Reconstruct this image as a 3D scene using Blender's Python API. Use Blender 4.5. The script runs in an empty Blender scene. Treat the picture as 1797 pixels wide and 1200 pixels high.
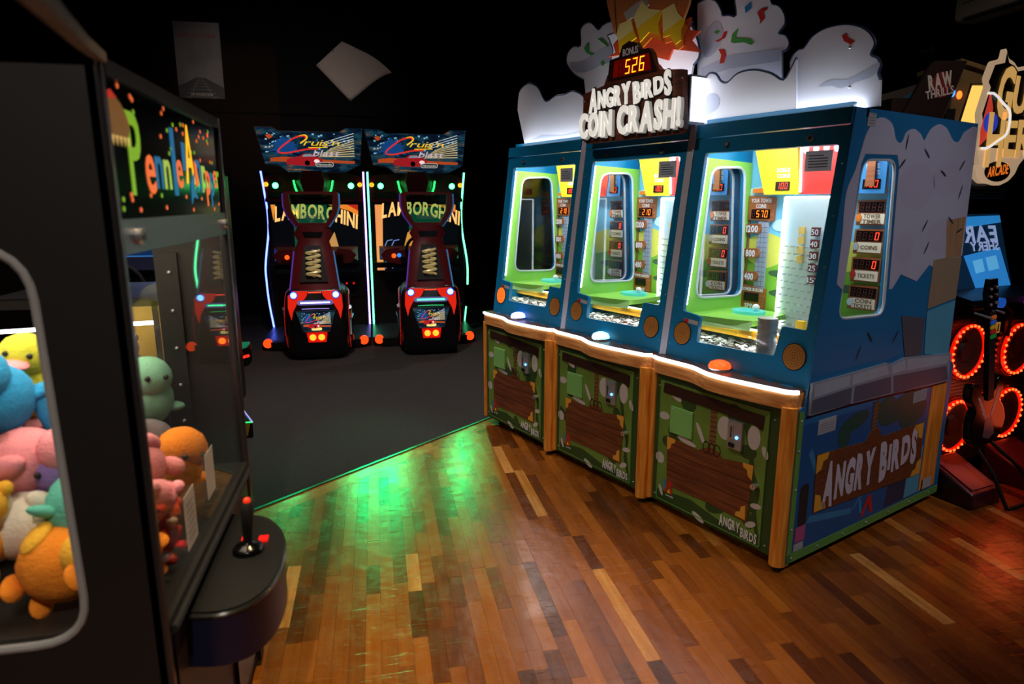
import bpy, bmesh, math, random
from mathutils import Vector, Matrix
from mathutils.geometry import tessellate_polygon
random.seed(7)
PI = math.pi
SC = bpy.context.scene
COL = SC.collection

# ------------------------------------------------------------------ camera, world, exposure
cd = bpy.data.cameras.new('camera'); cam = bpy.data.objects.new('camera', cd); COL.objects.link(cam)
cam.location = (0, 0, 1.55); cam.rotation_euler = (math.radians(90-11.85), 0, math.radians(-11.5))
cd.sensor_width = 36; cd.lens = 36*1163/1797; cd.clip_start = .02
cd.dof.use_dof = True; cd.dof.focus_distance = 4.0; cd.dof.aperture_fstop = 2.6
SC.camera = cam
w = bpy.data.worlds.new('world'); SC.world = w; w.use_nodes = True
w.node_tree.nodes['Background'].inputs[0].default_value = (.012, .011, .012, 1)
w.node_tree.nodes['Background'].inputs[1].default_value = .3
SC.view_settings.view_transform = 'Standard'; SC.view_settings.look = 'None'
SC.view_settings.gamma = 1; SC.view_settings.use_curve_mapping = False
SC.view_settings.exposure = 0.0

def lamp(name, kind, loc, power, color, target=None, size=.2, size_y=None, angle=60, blend=.6, parent=None):
    d = bpy.data.lights.new(name, kind); d.energy = power; d.color = color
    if kind == 'AREA':
        d.size = size
        if size_y: d.shape = 'RECTANGLE'; d.size_y = size_y
        else: d.shape = 'DISK'
    elif kind == 'SPOT':
        d.spot_size = math.radians(angle); d.spot_blend = blend; d.shadow_soft_size = size
    else: d.shadow_soft_size = size
    o = bpy.data.objects.new(name, d); COL.objects.link(o); o.location = loc
    if target is not None:
        o.rotation_euler = (Vector(target)-Vector(loc)).to_track_quat('-Z', 'Y').to_euler()
    if parent: o.parent = parent
    return o
WARM = (1, .72, .45)
LAMPS = [  # out-of-view downlights, most added to brighten one subject: location, power, target, cone, colour
    ((.25, 1.8, 4.2), 400, (.20, 1.65, 0), 44, (1, .72, .40)),
    ((1.75, 8.1, 4.2), 170, (1.0, 4.6, 0), 76, (1, .90, .84)),
    ((3.3, .3, 4.2), 290, (2.3, 2.55, 1.1), 36, (.92, .88, .95)),
    ((-1.0, 6.0, 4.2), 650, (-1.0, 9.0, 3.2), 58, (1, .84, .76)),
    ((-.2, -1.3, 4.2), 520, (-.55, 1.3, 1.2), 60, (1, .86, .74)),
    ((-.9, 2.6, 4.2), 190, (1.2, 3.45, .9), 50, (1, .88, .76)),
    ((-.3, 4.4, 4.2), 380, (-.3, 5.9, .3), 84, (1, .85, .78)),
    ((3.2, 2.6, 4.2), 170, (4.2, 4.3, 2.2), 60, (1, .85, .72)),
]

# ------------------------------------------------------------------ materials
def lin(r, g, b):
    f = lambda c: (c/255/12.92) if c/255 <= .04045 else ((c/255+.055)/1.055)**2.4
    return (f(r), f(g), f(b), 1)
MATS = {}
def N(nt, t, **kw):
    n = nt.nodes.new(t)
    for k, v in kw.items():
        if k in n.inputs: n.inputs[k].default_value = v
        else: setattr(n, k, v)
    return n
def mat(name, rgb, rough=.5, metal=0, spec=.5, emit=0, ecol=None, var=.12, scale=6, bump=0, bscale=60, coat=0, stretch=(1, 1, 1)):
    if name in MATS: return MATS[name]
    m = bpy.data.materials.new(name); m.use_nodes = True; nt = m.node_tree
    b = nt.nodes['Principled BSDF']; c = lin(*rgb)
    b.inputs['Roughness'].default_value = rough; b.inputs['Metallic'].default_value = metal
    b.inputs['Coat Weight'].default_value = coat; b.inputs['Specular IOR Level'].default_value = spec
    tc = N(nt, 'ShaderNodeTexCoord'); mp = N(nt, 'ShaderNodeMapping'); mp.inputs['Scale'].default_value = stretch
    nt.links.new(tc.outputs['Object'], mp.inputs['Vector'])
    no = N(nt, 'ShaderNodeTexNoise', Scale=scale, Detail=4.0); nt.links.new(mp.outputs[0], no.inputs['Vector'])
    mr = N(nt, 'ShaderNodeMapRange'); mr.inputs['To Min'].default_value = 1-var; mr.inputs['To Max'].default_value = 1+var
    nt.links.new(no.outputs['Fac'], mr.inputs['Value'])
    mx = N(nt, 'ShaderNodeMix', data_type='RGBA', blend_type='MULTIPLY'); mx.inputs['Factor'].default_value = 1
    mx.inputs['A'].default_value = c; nt.links.new(mr.outputs[0], mx.inputs['B'])
    nt.links.new(mx.outputs['Result'], b.inputs['Base Color'])
    if emit:
        b.inputs['Emission Color'].default_value = lin(*ecol) if ecol else c
        b.inputs['Emission Strength'].default_value = emit
    if bump:
        n2 = N(nt, 'ShaderNodeTexNoise', Scale=bscale, Detail=3.0); nt.links.new(mp.outputs[0], n2.inputs['Vector'])
        bp = N(nt, 'ShaderNodeBump', Strength=bump); bp.inputs['Distance'].default_value = .004
        nt.links.new(n2.outputs['Fac'], bp.inputs['Height']); nt.links.new(bp.outputs[0], b.inputs['Normal'])
    MATS[name] = m; return m
def wood(name, c1, c2, rough=.4, axis=2, scale=5):
    if name in MATS: return MATS[name]
    m = mat(name, c1, rough); nt = m.node_tree; b = nt.nodes['Principled BSDF']
    tc = N(nt, 'ShaderNodeTexCoord'); mp = N(nt, 'ShaderNodeMapping')
    s = [14, 14, 14]; s[axis] = 1.0; mp.inputs['Scale'].default_value = s
    nt.links.new(tc.outputs['Object'], mp.inputs['Vector'])
    no = N(nt, 'ShaderNodeTexNoise', Scale=scale, Detail=5.0); nt.links.new(mp.outputs[0], no.inputs['Vector'])
    r = N(nt, 'ShaderNodeValToRGB'); r.color_ramp.elements[0].color = lin(*c1); r.color_ramp.elements[1].color = lin(*c2)
    r.color_ramp.elements[0].position = .35; r.color_ramp.elements[1].position = .68
    nt.links.new(no.outputs['Fac'], r.inputs[0]); nt.links.new(r.outputs[0], b.inputs['Base Color'])
    return m
def glass(name, tint=(255, 255, 255), refl=.06, rough=.02, haze=0):
    if name in MATS: return MATS[name]
    m = bpy.data.materials.new(name); m.use_nodes = True; nt = m.node_tree
    for n in list(nt.nodes):
        if n.type == 'BSDF_PRINCIPLED': nt.nodes.remove(n)
    out = [n for n in nt.nodes if n.type == 'OUTPUT_MATERIAL'][0]
    tr = N(nt, 'ShaderNodeBsdfTransparent'); tr.inputs[0].default_value = lin(*tint)
    gl = N(nt, 'ShaderNodeBsdfGlossy'); gl.inputs['Roughness'].default_value = rough
    fr = N(nt, 'ShaderNodeLayerWeight', Blend=.5)      # same from both faces of a pane
    pw = N(nt, 'ShaderNodeMath', operation='POWER'); pw.inputs[1].default_value = 5; nt.links.new(fr.outputs['Facing'], pw.inputs[0])
    ma = N(nt, 'ShaderNodeMath', operation='MULTIPLY_ADD', use_clamp=True); ma.inputs[1].default_value = .7; ma.inputs[2].default_value = refl*.6
    nt.links.new(pw.outputs[0], ma.inputs[0])
    mi = N(nt, 'ShaderNodeMixShader'); nt.links.new(ma.outputs[0], mi.inputs[0])
    nt.links.new(tr.outputs[0], mi.inputs[1]); nt.links.new(gl.outputs[0], mi.inputs[2])
    last = mi
    if haze:
        df = N(nt, 'ShaderNodeBsdfDiffuse'); df.inputs[0].default_value = (.8, .85, .85, 1)
        m2 = N(nt, 'ShaderNodeMixShader'); m2.inputs[0].default_value = haze
        nt.links.new(mi.outputs[0], m2.inputs[1]); nt.links.new(df.outputs[0], m2.inputs[2]); last = m2
    nt.links.new(last.outputs[0], out.inputs[0]); MATS[name] = m; return m
def glow(name, rgb, strength): return mat(name, rgb, .4, emit=strength, var=0)

# ------------------------------------------------------------------ mesh helpers
def axes(o, r, u):                       # local x right, y up, z out of the surface
    r = Vector(r).normalized(); u = Vector(u); n = r.cross(u).normalized(); u = n.cross(r)
    return Matrix(((r.x, u.x, n.x, o[0]), (r.y, u.y, n.y, o[1]), (r.z, u.z, n.z, o[2]), (0, 0, 0, 1)))
def FR(y=0, x=0, z=0): return axes((x, y, z), (1, 0, 0), (0, 0, 1))          # faces -y
def SD(x=0, y=0, z=0): return axes((x, y, z), (0, 1, 0), (0, 0, 1))          # faces +x
def TOP(z=0, x=0, y=0): return axes((x, y, z), (1, 0, 0), (0, 1, 0))         # faces +z
def rrect(x0, x1, y0, y1, r, n=5):
    p = []
    for cx, cy, a in ((x1-r, y1-r, 0), (x0+r, y1-r, 90), (x0+r, y0+r, 180), (x1-r, y0+r, 270)):
        for i in range(n+1):
            t = math.radians(a+90*i/n); p.append((cx+r*math.cos(t), cy+r*math.sin(t)))
    return p
def ell(cx, cy, rx, ry, n=20, rot=0):
    c, s = math.cos(rot), math.sin(rot); p = []
    for i in range(n):
        a = 2*PI*i/n; x, y = rx*math.cos(a), ry*math.sin(a); p.append((cx+c*x-s*y, cy+s*x+c*y))
    return p
def roundpoly(pts, r, n=4):
    out = []; k = len(pts)
    for i in range(k):
        p0, p1, p2 = Vector(pts[i-1]), Vector(pts[i]), Vector(pts[(i+1) % k])
        a = (p0-p1); b = (p2-p1); ra = min(r, a.length*.45); rb = min(r, b.length*.45)
        s = p1+a.normalized()*ra; e = p1+b.normalized()*rb
        for j in range(n+1):
            t = j/n; q = s*(1-t)**2+p1*2*t*(1-t)+e*t*t; out.append((q.x, q.y))
    return out
def smoothpoly(pts, n=4, closed=True):   # Catmull-Rom through the points
    out = []; k = len(pts)
    for i in range(k if closed else k-1):
        g = lambda j: Vector(pts[j % k]) if closed else Vector(pts[max(0, min(k-1, j))])
        p0, p1, p2, p3 = g(i-1), g(i), g(i+1), g(i+2)
        for j in range(n):
            t = j/n
            out.append(tuple(.5*((2*p1)+(p2-p0)*t+(2*p0-5*p1+4*p2-p3)*t*t+(3*p1-p0-3*p2+p3)*t**3)))
    if not closed: out.append(tuple(pts[-1]))
    return out
class MB:
    def __init__(s): s.v = []; s.f = []; s.sm = []
    def add(s, vs, fs, M=None, smooth=False):
        o = len(s.v)
        s.v += [tuple(M @ Vector(p)) if M else tuple(p) for p in vs]
        for f in fs: s.f.append([i+o for i in f]); s.sm.append(smooth)
        return s
    def box(s, x0, x1, y0, y1, z0, z1, M=None):
        v = [(x, y, z) for x in (x0, x1) for y in (y0, y1) for z in (z0, z1)]
        return s.add(v, [(0, 1, 3, 2), (4, 6, 7, 5), (0, 4, 5, 1), (2, 3, 7, 6), (0, 2, 6, 4), (1, 5, 7, 3)], M)
    def prism(s, poly, z0, z1, M=None, holes=(), smooth=False):
        n = len(poly)
        if not holes:
            v = [(x, y, z0) for x, y in poly]+[(x, y, z1) for x, y in poly]
            s.add(v, [tuple(range(n))[::-1], tuple(range(n, 2*n))], M)
            s.add(v, [(i, (i+1) % n, n+(i+1) % n, n+i) for i in range(n)], M, smooth)
            return s
        loops = [poly]+list(holes); pts = [p for l in loops for p in l]; t = len(pts)
        tris = tessellate_polygon([[Vector((x, y, 0)) for x, y in l] for l in loops])
        v = [(x, y, z0) for x, y in pts]+[(x, y, z1) for x, y in pts]
        fs = [tuple(f) for f in tris]+[tuple(i+t for i in f[::-1]) for f in tris]
        s.add(v, fs, M); o = 0; fs = []
        for l in loops:
            n = len(l); fs += [(o+i, o+(i+1) % n, t+o+(i+1) % n, t+o+i) for i in range(n)]; o += n
        return s.add(v, fs, M, smooth)
    def flat(s, poly, z=0, M=None): return s.add([(x, y, z) for x, y in poly], [tuple(range(len(poly)))], M)
    def cyl(s, p0, p1, r0, r1=None, n=16, M=None, cap=True):
        return s.tube([p0, p1], [r0, r0 if r1 is None else r1], n, M=M, cap=cap)
    def tube(s, path, r, n=8, closed=False, M=None, cap=True):
        P = [Vector(p) for p in path]; k = len(P); rs = r if isinstance(r, (list, tuple)) else [r]*k
        vs = []; prev = None
        for i in range(k):
            a = P[i-1] if (i > 0 or closed) else P[i]; b = P[(i+1) % k] if (i < k-1 or closed) else P[i]
            t = (b-a).normalized()
            if prev is None: u = t.orthogonal().normalized()
            else: u = (prev-t*prev.dot(t)).normalized()
            prev = u; w_ = t.cross(u)
            for j in range(n):
                g = 2*PI*j/n; vs.append(P[i]+(u*math.cos(g)+w_*math.sin(g))*rs[i])
        fs = []
        for i in range(k if closed else k-1):
            for j in range(n):
                a, b = i*n+j, i*n+(j+1) % n; c = ((i+1) % k)*n
                fs.append((a, b, c+(j+1) % n, c+j))
        s.add(vs, fs, M, True)
        if cap and not closed:
            s.add(vs[:n], [tuple(range(n))[::-1]], M); s.add(vs[-n:], [tuple(range(n))], M)
        return s
    def lathe(s, prof, n=20, M=None):
        vs = []; k = len(prof)
        for r, z in prof:
            for j in range(n):
                g = 2*PI*j/n; vs.append((r*math.cos(g), r*math.sin(g), z))
        fs = [(i*n+j, i*n+(j+1) % n, (i+1)*n+(j+1) % n, (i+1)*n+j) for i in range(k-1) for j in range(n)]
        return s.add(vs, fs, M, True)
    def ball(s, c, r, n=14, M=None):
        r = (r, r, r) if not isinstance(r, (tuple, list)) else r; vs = []; h = n//2+1
        for i in range(h+1):
            th = PI*i/h
            for j in range(n):
                g = 2*PI*j/n; vs.append((c[0]+r[0]*math.sin(th)*math.cos(g), c[1]+r[1]*math.sin(th)*math.sin(g), c[2]+r[2]*math.cos(th)))
        return s.add(vs, [(i*n+j, (i+1)*n+j, (i+1)*n+(j+1) % n, i*n+(j+1) % n) for i in range(h) for j in range(n)], M, True)
    def loft(s, secs, M=None, smooth=True, caps=True):
        n = len(secs[0]); vs = [p for q in secs for p in q]
        s.add(vs, [(i*n+j, i*n+(j+1) % n, (i+1)*n+(j+1) % n, (i+1)*n+j) for i in range(len(secs)-1) for j in range(n)], M, smooth)
        if caps: s.add(secs[0], [tuple(range(n))[::-1]], M); s.add(secs[-1], [tuple(range(n))], M)
        return s
    def build(s, name, m, parent=None, bevel=0, label=None, kind=None):
        me = bpy.data.meshes.new(name); me.from_pydata(s.v, [], s.f)
        me.polygons.foreach_set('use_smooth', s.sm); me.materials.append(m)
        bm = bmesh.new(); bm.from_mesh(me); bmesh.ops.remove_doubles(bm, verts=bm.verts, dist=1e-5)
        bmesh.ops.recalc_face_normals(bm, faces=bm.faces); bm.to_mesh(me); bm.free()
        try: me.set_sharp_from_angle(angle=math.radians(42))
        except Exception: pass
        o = bpy.data.objects.new(name, me); COL.objects.link(o)
        if parent: o.parent = parent
        if bevel:
            b = o.modifiers.new('bevel', 'BEVEL'); b.width = bevel; b.segments = 2; b.limit_method = 'ANGLE'; b.angle_limit = math.radians(40)
        if label: o['label'] = label
        if kind: o['kind'] = kind
        return o
def tag(o, label, cat, group=None, kind=None):
    o['label'] = label
    if cat: o['category'] = cat
    if group: o['group'] = group
    if kind: o['kind'] = kind
    return o
def thing(name, label, cat, loc=(0, 0, 0), rz=0, group=None):
    o = bpy.data.objects.new(name, None); COL.objects.link(o); o.location = loc; o.rotation_euler = (0, 0, rz)
    o.empty_display_size = .1
    return tag(o, label, cat, group)

# lettering: glyph outlines of the built-in font, filled, as flat or thick print
GL = {}
def glyph(ch, bold):
    key = (ch, bold)
    if key not in GL:
        c = bpy.data.curves.new('glyph', 'FONT'); c.body = ch; c.size = 1; c.offset = bold; c.extrude = .5; c.resolution_u = 3
        o = bpy.data.objects.new('glyph', c); me = o.to_mesh()
        vs = [tuple(v.co) for v in me.vertices]; fs = [tuple(p.vertices) for p in me.polygons]
        o.to_mesh_clear(); bpy.data.objects.remove(o); bpy.data.curves.remove(c)
        xs = [v[0] for v in vs] or [0, .3]
        GL[key] = (vs, fs, min(xs), max(xs))
    return GL[key]
def text(mb, s, h, M, width=None, bold=0.0, slant=0, gap=.07, thick=.0006, jit=0, warp=None, seed=1, hs=None):
    rnd = random.Random(seed); k = h/.729; pen = 0; items = []
    for i, ch in enumerate(s):
        if ch == ' ': pen += .32; continue
        vs, fs, a, b = glyph(ch, bold); hh = hs[i] if hs else 1
        items.append((pen, i, ch, hh)); pen += (b-a)+gap
    tot = pen-gap; sx = k if width is None else width/tot
    for x0, i, ch, hh in items:
        vs, fs, a, b = glyph(ch, bold); ang = rnd.uniform(-jit, jit); sc = 1+rnd.uniform(-jit, jit)*1.2; dy = rnd.uniform(-jit, jit)*.25
        ca, sa = math.cos(ang), math.sin(ang); out = []; cx = (b-a)/2
        for x, y, z in vs:
            lx, ly = x-a-cx, (y-.365)*sc*hh; lx, ly = ca*lx-sa*ly, sa*lx+ca*ly
            X = (x0+cx+lx-tot/2)*sx; Y = (ly+dy)*k; X += slant*Y
            if warp: X, Y = warp(X, Y)
            out.append((X, Y, (z+.5)*thick))
        mb.add(out, fs, M)
    return mb
SEGS = {'0': 'abcdef', '1': 'bc', '2': 'abged', '3': 'abgcd', '4': 'fgbc', '5': 'afgcd', '6': 'afgedc', '7': 'abc', '8': 'abcdefg', '9': 'abcdfg', ' ': ''}
def segdigits(on, off, s, h, M, pitch=.72, sl=.1):
    t = .11*h; wd = .5*h
    R = {'a': (0, wd, h-t, h), 'g': (0, wd, h/2-t/2, h/2+t/2), 'd': (0, wd, 0, t), 'f': (0, t, h/2, h), 'b': (wd-t, wd, h/2, h), 'e': (0, t, 0, h/2), 'c': (wd-t, wd, 0, h/2)}
    n = len(s)
    for i, ch in enumerate(s):
        x0 = (i-n/2)*pitch*h
        for q, (a, b, c, d) in R.items():
            g = .012*h; p = [(a+g, c+g), (b-g, c+g), (b-g, d-g), (a+g, d-g)]
            p = [(x0+x+sl*y, y-h/2) for x, y in p]
            (on if q in SEGS[ch] else off).flat(p, .0008, M)

# common materials
BLACK = mat('black_paint', (20, 19, 19), .55); GLOSSBLACK = mat('gloss_black', (9, 9, 10), .18); RUBBER = mat('black_rubber', (13, 13, 13), .7)
STEEL = mat('steel', (178, 180, 184), .36, .6); CHROME = mat('chrome', (215, 215, 220), .18, .8); ALU = mat('aluminium', (120, 122, 126), .38, 1)
WHITE = mat('white_print', (228, 228, 230), .5, var=.03); INK = mat('ink_black', (14, 13, 14), .5); GREYP = mat('paper_grey', (165, 165, 168), .7, var=.04)
RED = mat('print_red', (196, 40, 30), .5, var=.05); GREENP = mat('print_green', (70, 160, 70), .5, var=.05); BLUEP = mat('print_blue', (45, 130, 190), .5, var=.05); YEL = mat('print_yellow', (250, 200, 30), .5, var=.05)
ORANGEP = mat('print_orange', (240, 130, 35), .5, var=.06)
PANE = glass('clear_glass', refl=.05); ACRY = glass('clear_acrylic', (244, 250, 248), refl=.07)
LEDW = glow('white_led', (240, 245, 255), 10); SEGON = glow('segment_lit', (255, 110, 20), 3.2); SEGRED = glow('segment_lit_red', (255, 60, 35), 2.6); SEGOFF = mat('segment_unlit', (70, 16, 12), .5); DISPLAY = mat('display_black', (22, 7, 6), .25)

def each(name, m, parent, polys, z, M):      # alike printed pieces, one object each
    for p in polys: MB().flat(p, z, M).build(name, m, parent)

# ------------------------------------------------------------------ the room
def struct(o, kind='structure'): o['kind'] = kind; return o
WX0, WX1, WY0, WY1, WZ = -3.4, 5.05, -2.6, 9.0, 4.3
WALLM = mat('black_wall_paint', (11, 10, 10), .85, spec=.06, var=.25, scale=1.3, bump=.15, bscale=90)
WALLB = mat('brown_wall_board', (22, 15, 10), .8, spec=.06, var=.2, scale=1.5)
struct(MB().box(WX0, WX1, WY1, WY1+.12, 0, WZ).build('wall_back', WALLM))
struct(MB().box(WX0-.12, WX0, WY0, WY1+.12, 0, WZ).build('wall_left', WALLM))
struct(MB().box(WX1, WX1+.12, WY0, WY1+.12, 0, WZ).build('wall_right', WALLM))
struct(MB().box(WX0-.12, WX1+.12, WY0-.12, WY0, 0, WZ).build('wall_front', WALLM))
struct(MB().box(WX0-.12, WX1+.12, WY0-.12, WY1+.12, WZ, WZ+.1).build('ceiling', mat('black_ceiling', (14, 14, 14), .8)))
struct(MB().box(-2.62, -1.10, WY1-.012, WY1, 0, 3.42).build('trim_1', WALLB))
struct(MB().box(-1.10, -1.085, WY1-.02, WY1, 0, WZ).build('trim_2', WALLM))
struct(MB().box(WX0, WX1, WY1-.02, WY1, 2.62, 2.635).build('trim_3', WALLM))
struct(MB().box(WX1-.02, WX1, WY0, WY1, 0, .12).build('baseboard_right', BLACK))
struct(MB().box(WX0, WX1, WY1-.022, WY1, 0, .12).build('baseboard_back', BLACK))

# wood floor of narrow parquet strips, and the carpet beyond a slanting metal edge
CA = Vector((-.648, 3.376)); CT = Vector((.759, .651)).normalized(); CN = Vector((CT.y, -CT.x))
def sd(p): return (Vector(p[:2])-CA).dot(CN)
def clip(poly, f):                      # keep f(p) >= 0
    out = []
    for i in range(len(poly)):
        a, b = poly[i], poly[(i+1) % len(poly)]; fa, fb = f(a), f(b)
        if fa >= 0: out.append(a)
        if fa*fb < 0:
            t = fa/(fa-fb); out.append((a[0]+(b[0]-a[0])*t, a[1]+(b[1]-a[1])*t))
    return out
def plank_mat():
    m = bpy.data.materials.new('parquet'); m.use_nodes = True; nt = m.node_tree; b = nt.nodes['Principled BSDF']
    at = N(nt, 'ShaderNodeAttribute', attribute_name='tone')
    tc = N(nt, 'ShaderNodeTexCoord'); mp = N(nt, 'ShaderNodeMapping'); mp.inputs['Scale'].default_value = (28, 2.2, 1)
    nt.links.new(tc.outputs['Object'], mp.inputs['Vector'])
    ad = N(nt, 'ShaderNodeVectorMath', operation='ADD'); nt.links.new(mp.outputs[0], ad.inputs[0])
    sc = N(nt, 'ShaderNodeVectorMath', operation='SCALE'); sc.inputs['Scale'].default_value = 37; nt.links.new(at.outputs['Vector'], sc.inputs[0])
    nt.links.new(sc.outputs[0], ad.inputs[1])
    no = N(nt, 'ShaderNodeTexNoise', Scale=1.6, Detail=6.0, Roughness=.62); nt.links.new(ad.outputs[0], no.inputs['Vector'])
    r = N(nt, 'ShaderNodeValToRGB'); e = r.color_ramp.elements
    e[0].position = 0; e[0].color = lin(64, 30, 8); e[1].position = 1; e[1].color = lin(206, 146, 76)
    for p, c in ((.25, (100, 50, 13)), (.5, (136, 73, 20)), (.78, (164, 95, 29)), (.9, (182, 118, 46))):
        q = e.new(p); q.color = lin(*c)
    ma = N(nt, 'ShaderNodeMath', operation='MULTIPLY_ADD'); ma.inputs[1].default_value = .55; ma.inputs[2].default_value = -.27
    nt.links.new(no.outputs['Fac'], ma.inputs[0])
    a2 = N(nt, 'ShaderNodeMath', operation='ADD'); nt.links.new(ma.outputs[0], a2.inputs[0]); nt.links.new(at.outputs['Fac'], a2.inputs[1])
    nt.links.new(a2.outputs[0], r.inputs[0])
    # worn scuffs
    n3 = N(nt, 'ShaderNodeTexNoise', Scale=11.0, Detail=8.0); nt.links.new(tc.outputs['Object'], n3.inputs['Vector'])
    r3 = N(nt, 'ShaderNodeMapRange'); r3.inputs['From Min'].default_value = .35; r3.inputs['From Max'].default_value = .7
    r3.inputs['To Min'].default_value = .21; r3.inputs['To Max'].default_value = .32; nt.links.new(n3.outputs['Fac'], r3.inputs['Value'])
    nt.links.new(r3.outputs[0], b.inputs['Roughness']); nt.links.new(r.outputs[0], b.inputs['Base Color'])
    n4 = N(nt, 'ShaderNodeTexNoise', Scale=26.0, Detail=5.0); nt.links.new(tc.outputs['Object'], n4.inputs['Vector'])
    last = n4.outputs['Fac']
    for ang, s1, s2 in ((.6, 5, 90), (-.9, 4, 70), (2.0, 6, 110)):      # fine scratches in three directions
        m5 = N(nt, 'ShaderNodeMapping'); m5.inputs['Rotation'].default_value = (0, 0, ang); m5.inputs['Scale'].default_value = (s1, s2, 1); nt.links.new(tc.outputs['Object'], m5.inputs['Vector'])
        n5 = N(nt, 'ShaderNodeTexNoise', Scale=1.0, Detail=2.0); nt.links.new(m5.outputs[0], n5.inputs['Vector'])
        st = N(nt, 'ShaderNodeMapRange'); st.inputs['From Min'].default_value = .66; st.inputs['From Max'].default_value = .74; st.inputs['To Max'].default_value = -.5; nt.links.new(n5.outputs['Fac'], st.inputs['Value'])
        sm = N(nt, 'ShaderNodeMath', operation='ADD'); nt.links.new(st.outputs[0], sm.inputs[0]); nt.links.new(last, sm.inputs[1]); last = sm.outputs[0]
    bp = N(nt, 'ShaderNodeBump', Strength=.3); bp.inputs['Distance'].default_value = .005
    nt.links.new(last, bp.inputs['Height']); nt.links.new(bp.outputs[0], b.inputs['Normal'])
    b.inputs['Specular IOR Level'].default_value = .5
    return m
PARQ = plank_mat()
floor = struct(MB().box(WX0, WX1, WY0, WY1, -.08, -.012).build('floor', mat('subfloor', (24, 17, 12), .8)))
planks = []
rnd = random.Random(3)
x = -2.0; row = 0
while x < WX1-.06:
    y = -1.2-rnd.random()*.4
    while y < 6.2:
        L = rnd.choice((.22, .3, .36, .44, .52, .6))
        p = [(x+.0004, y+.0004), (x+.0556, y+.0004), (x+.0556, y+L-.0004), (x+.0004, y+L-.0004)]
        p = clip(p, lambda q: sd(q)-.115)
        if len(p) > 2: planks.append(p)
        y += L
    x += .056
t = -2.5
while t < 4.5:                          # border boards along the carpet edge
    L = rnd.uniform(.7, 1.1); a, b = CA+CT*(t+.0005), CA+CT*(t+L-.0005)
    planks.append([tuple(a+CN*.002), tuple(a+CN*.114), tuple(b+CN*.114), tuple(b+CN*.002)]); t += L
_F = Vector((math.sin(math.radians(11.5))*math.cos(math.radians(11.85)), math.cos(math.radians(11.5))*math.cos(math.radians(11.85)), -math.sin(math.radians(11.85))))
_R = Vector((math.cos(math.radians(11.5)), -math.sin(math.radians(11.5)), 0)); _U = _R.cross(_F)
def seen(p):
    d = Vector((p[0], p[1], 0))-Vector((0, 0, 1.55)); k = d.dot(_F)
    if k < .3: return 9
    return 0 if abs(d.dot(_R)/k) < .80 and abs(d.dot(_U)/k) < .54 else 9
def ctr(p): return (sum(q[0] for q in p)/len(p), sum(q[1] for q in p)/len(p))
def under(p):                            # below the row of coin machines
    d = Vector((p[0]-1.005, p[1]-3.788)); a = math.radians(-67.823)
    u_ = d.x*math.cos(a)+d.y*math.sin(a); v_ = -d.x*math.sin(a)+d.y*math.cos(a)
    return 5 if (-.8 < u_ < 1.6 and v_ > .12) else 0
planks.sort(key=lambda p: seen(ctr(p))+under(ctr(p))+math.hypot(*ctr(p))*.1)
def tone(): return min(.98, max(.02, rnd.choice((.2, .3, .38, .45, .5, .55, .62, .7, .93 if rnd.random() < .45 else .5))+rnd.uniform(-.06, .06)))
def plank_obj(polys, name, kind=None):
    mb = MB(); tones = []
    for p in polys:
        dz = rnd.uniform(-.0006, 0); n0 = len(mb.f); mb.prism(p, -.012, dz); tones += [tone()]*0; tn = tone(); tones += [tn]*(len(mb.f)-n0)
    me = bpy.data.meshes.new(name); me.from_pydata(mb.v, [], mb.f); me.materials.append(PARQ)
    at = me.attributes.new('tone', 'FLOAT', 'FACE'); at.data.foreach_set('value', tones)
    o = bpy.data.objects.new(name, me); COL.objects.link(o); o.parent = floor
    if kind: o['kind'] = kind
    return o
for p in planks[:298]: plank_obj([p], 'plank')
plank_obj(planks[298:], 'far_planks', 'stuff')
cp = clip([(WX0, WY0+2), (WX1, WY0+2), (WX1, WY1), (WX0, WY1)], lambda q: -sd(q)-.012)
CARPET = mat('charcoal_carpet', (60, 58, 57), .95, spec=.08, var=.5, scale=160, bump=.9, bscale=420)
carpet = struct(MB().prism(cp, -.012, .003).build('floor_carpet', CARPET))
e0, e1 = CA-CT*2.9, CA+CT*4.6
edge = struct(MB().prism([tuple(e0-CN*.016), tuple(e0+CN*.004), tuple(e1+CN*.004), tuple(e1-CN*.016)], -.004, .006).build('trim_4', mat('edge_strip', (70, 84, 84), .3, .8)))

# downlights out of view, most of them added as fill
for i, (loc, pw, tg, an, c) in enumerate(LAMPS):
    t = thing('unseen_downlight', ['black round downlight above the open wood floor', 'black round downlight in front of the racing cabinets', 'black round fill downlight, unseen, added to brighten the coin pusher side', 'black round fill downlight, unseen, added to brighten the wall poster', 'black round fill downlight, unseen, added to brighten the crane machine side', 'black round fill downlight, unseen, added to brighten the coin pusher fronts', 'black round fill downlight, unseen, added to brighten the carpet and racing cabinets', 'black round fill downlight, unseen, added to brighten the cabinet behind the coin pushers'][i], 'lamp', (loc[0], loc[1], WZ), 0, 'ceiling downlights')
    MB().lathe([(.0, 0), (.085, 0), (.085, -.16), (.075, -.16), (.07, -.05), (.0, -.05)], 20).build('housing', BLACK, t)
    MB().cyl((0, 0, -.05), (0, 0, -.058), .065, n=20).build('lens', glow('lamp_lens', (255, 225, 190), 6), t)
    d = Vector(tg)-Vector(loc)
    o = lamp('downlight_beam', 'SPOT', (0, 0, -.1), pw, c, None, .06, angle=an, blend=.9, parent=t)
    o.rotation_euler = d.to_track_quat('-Z', 'Y').to_euler()

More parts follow.
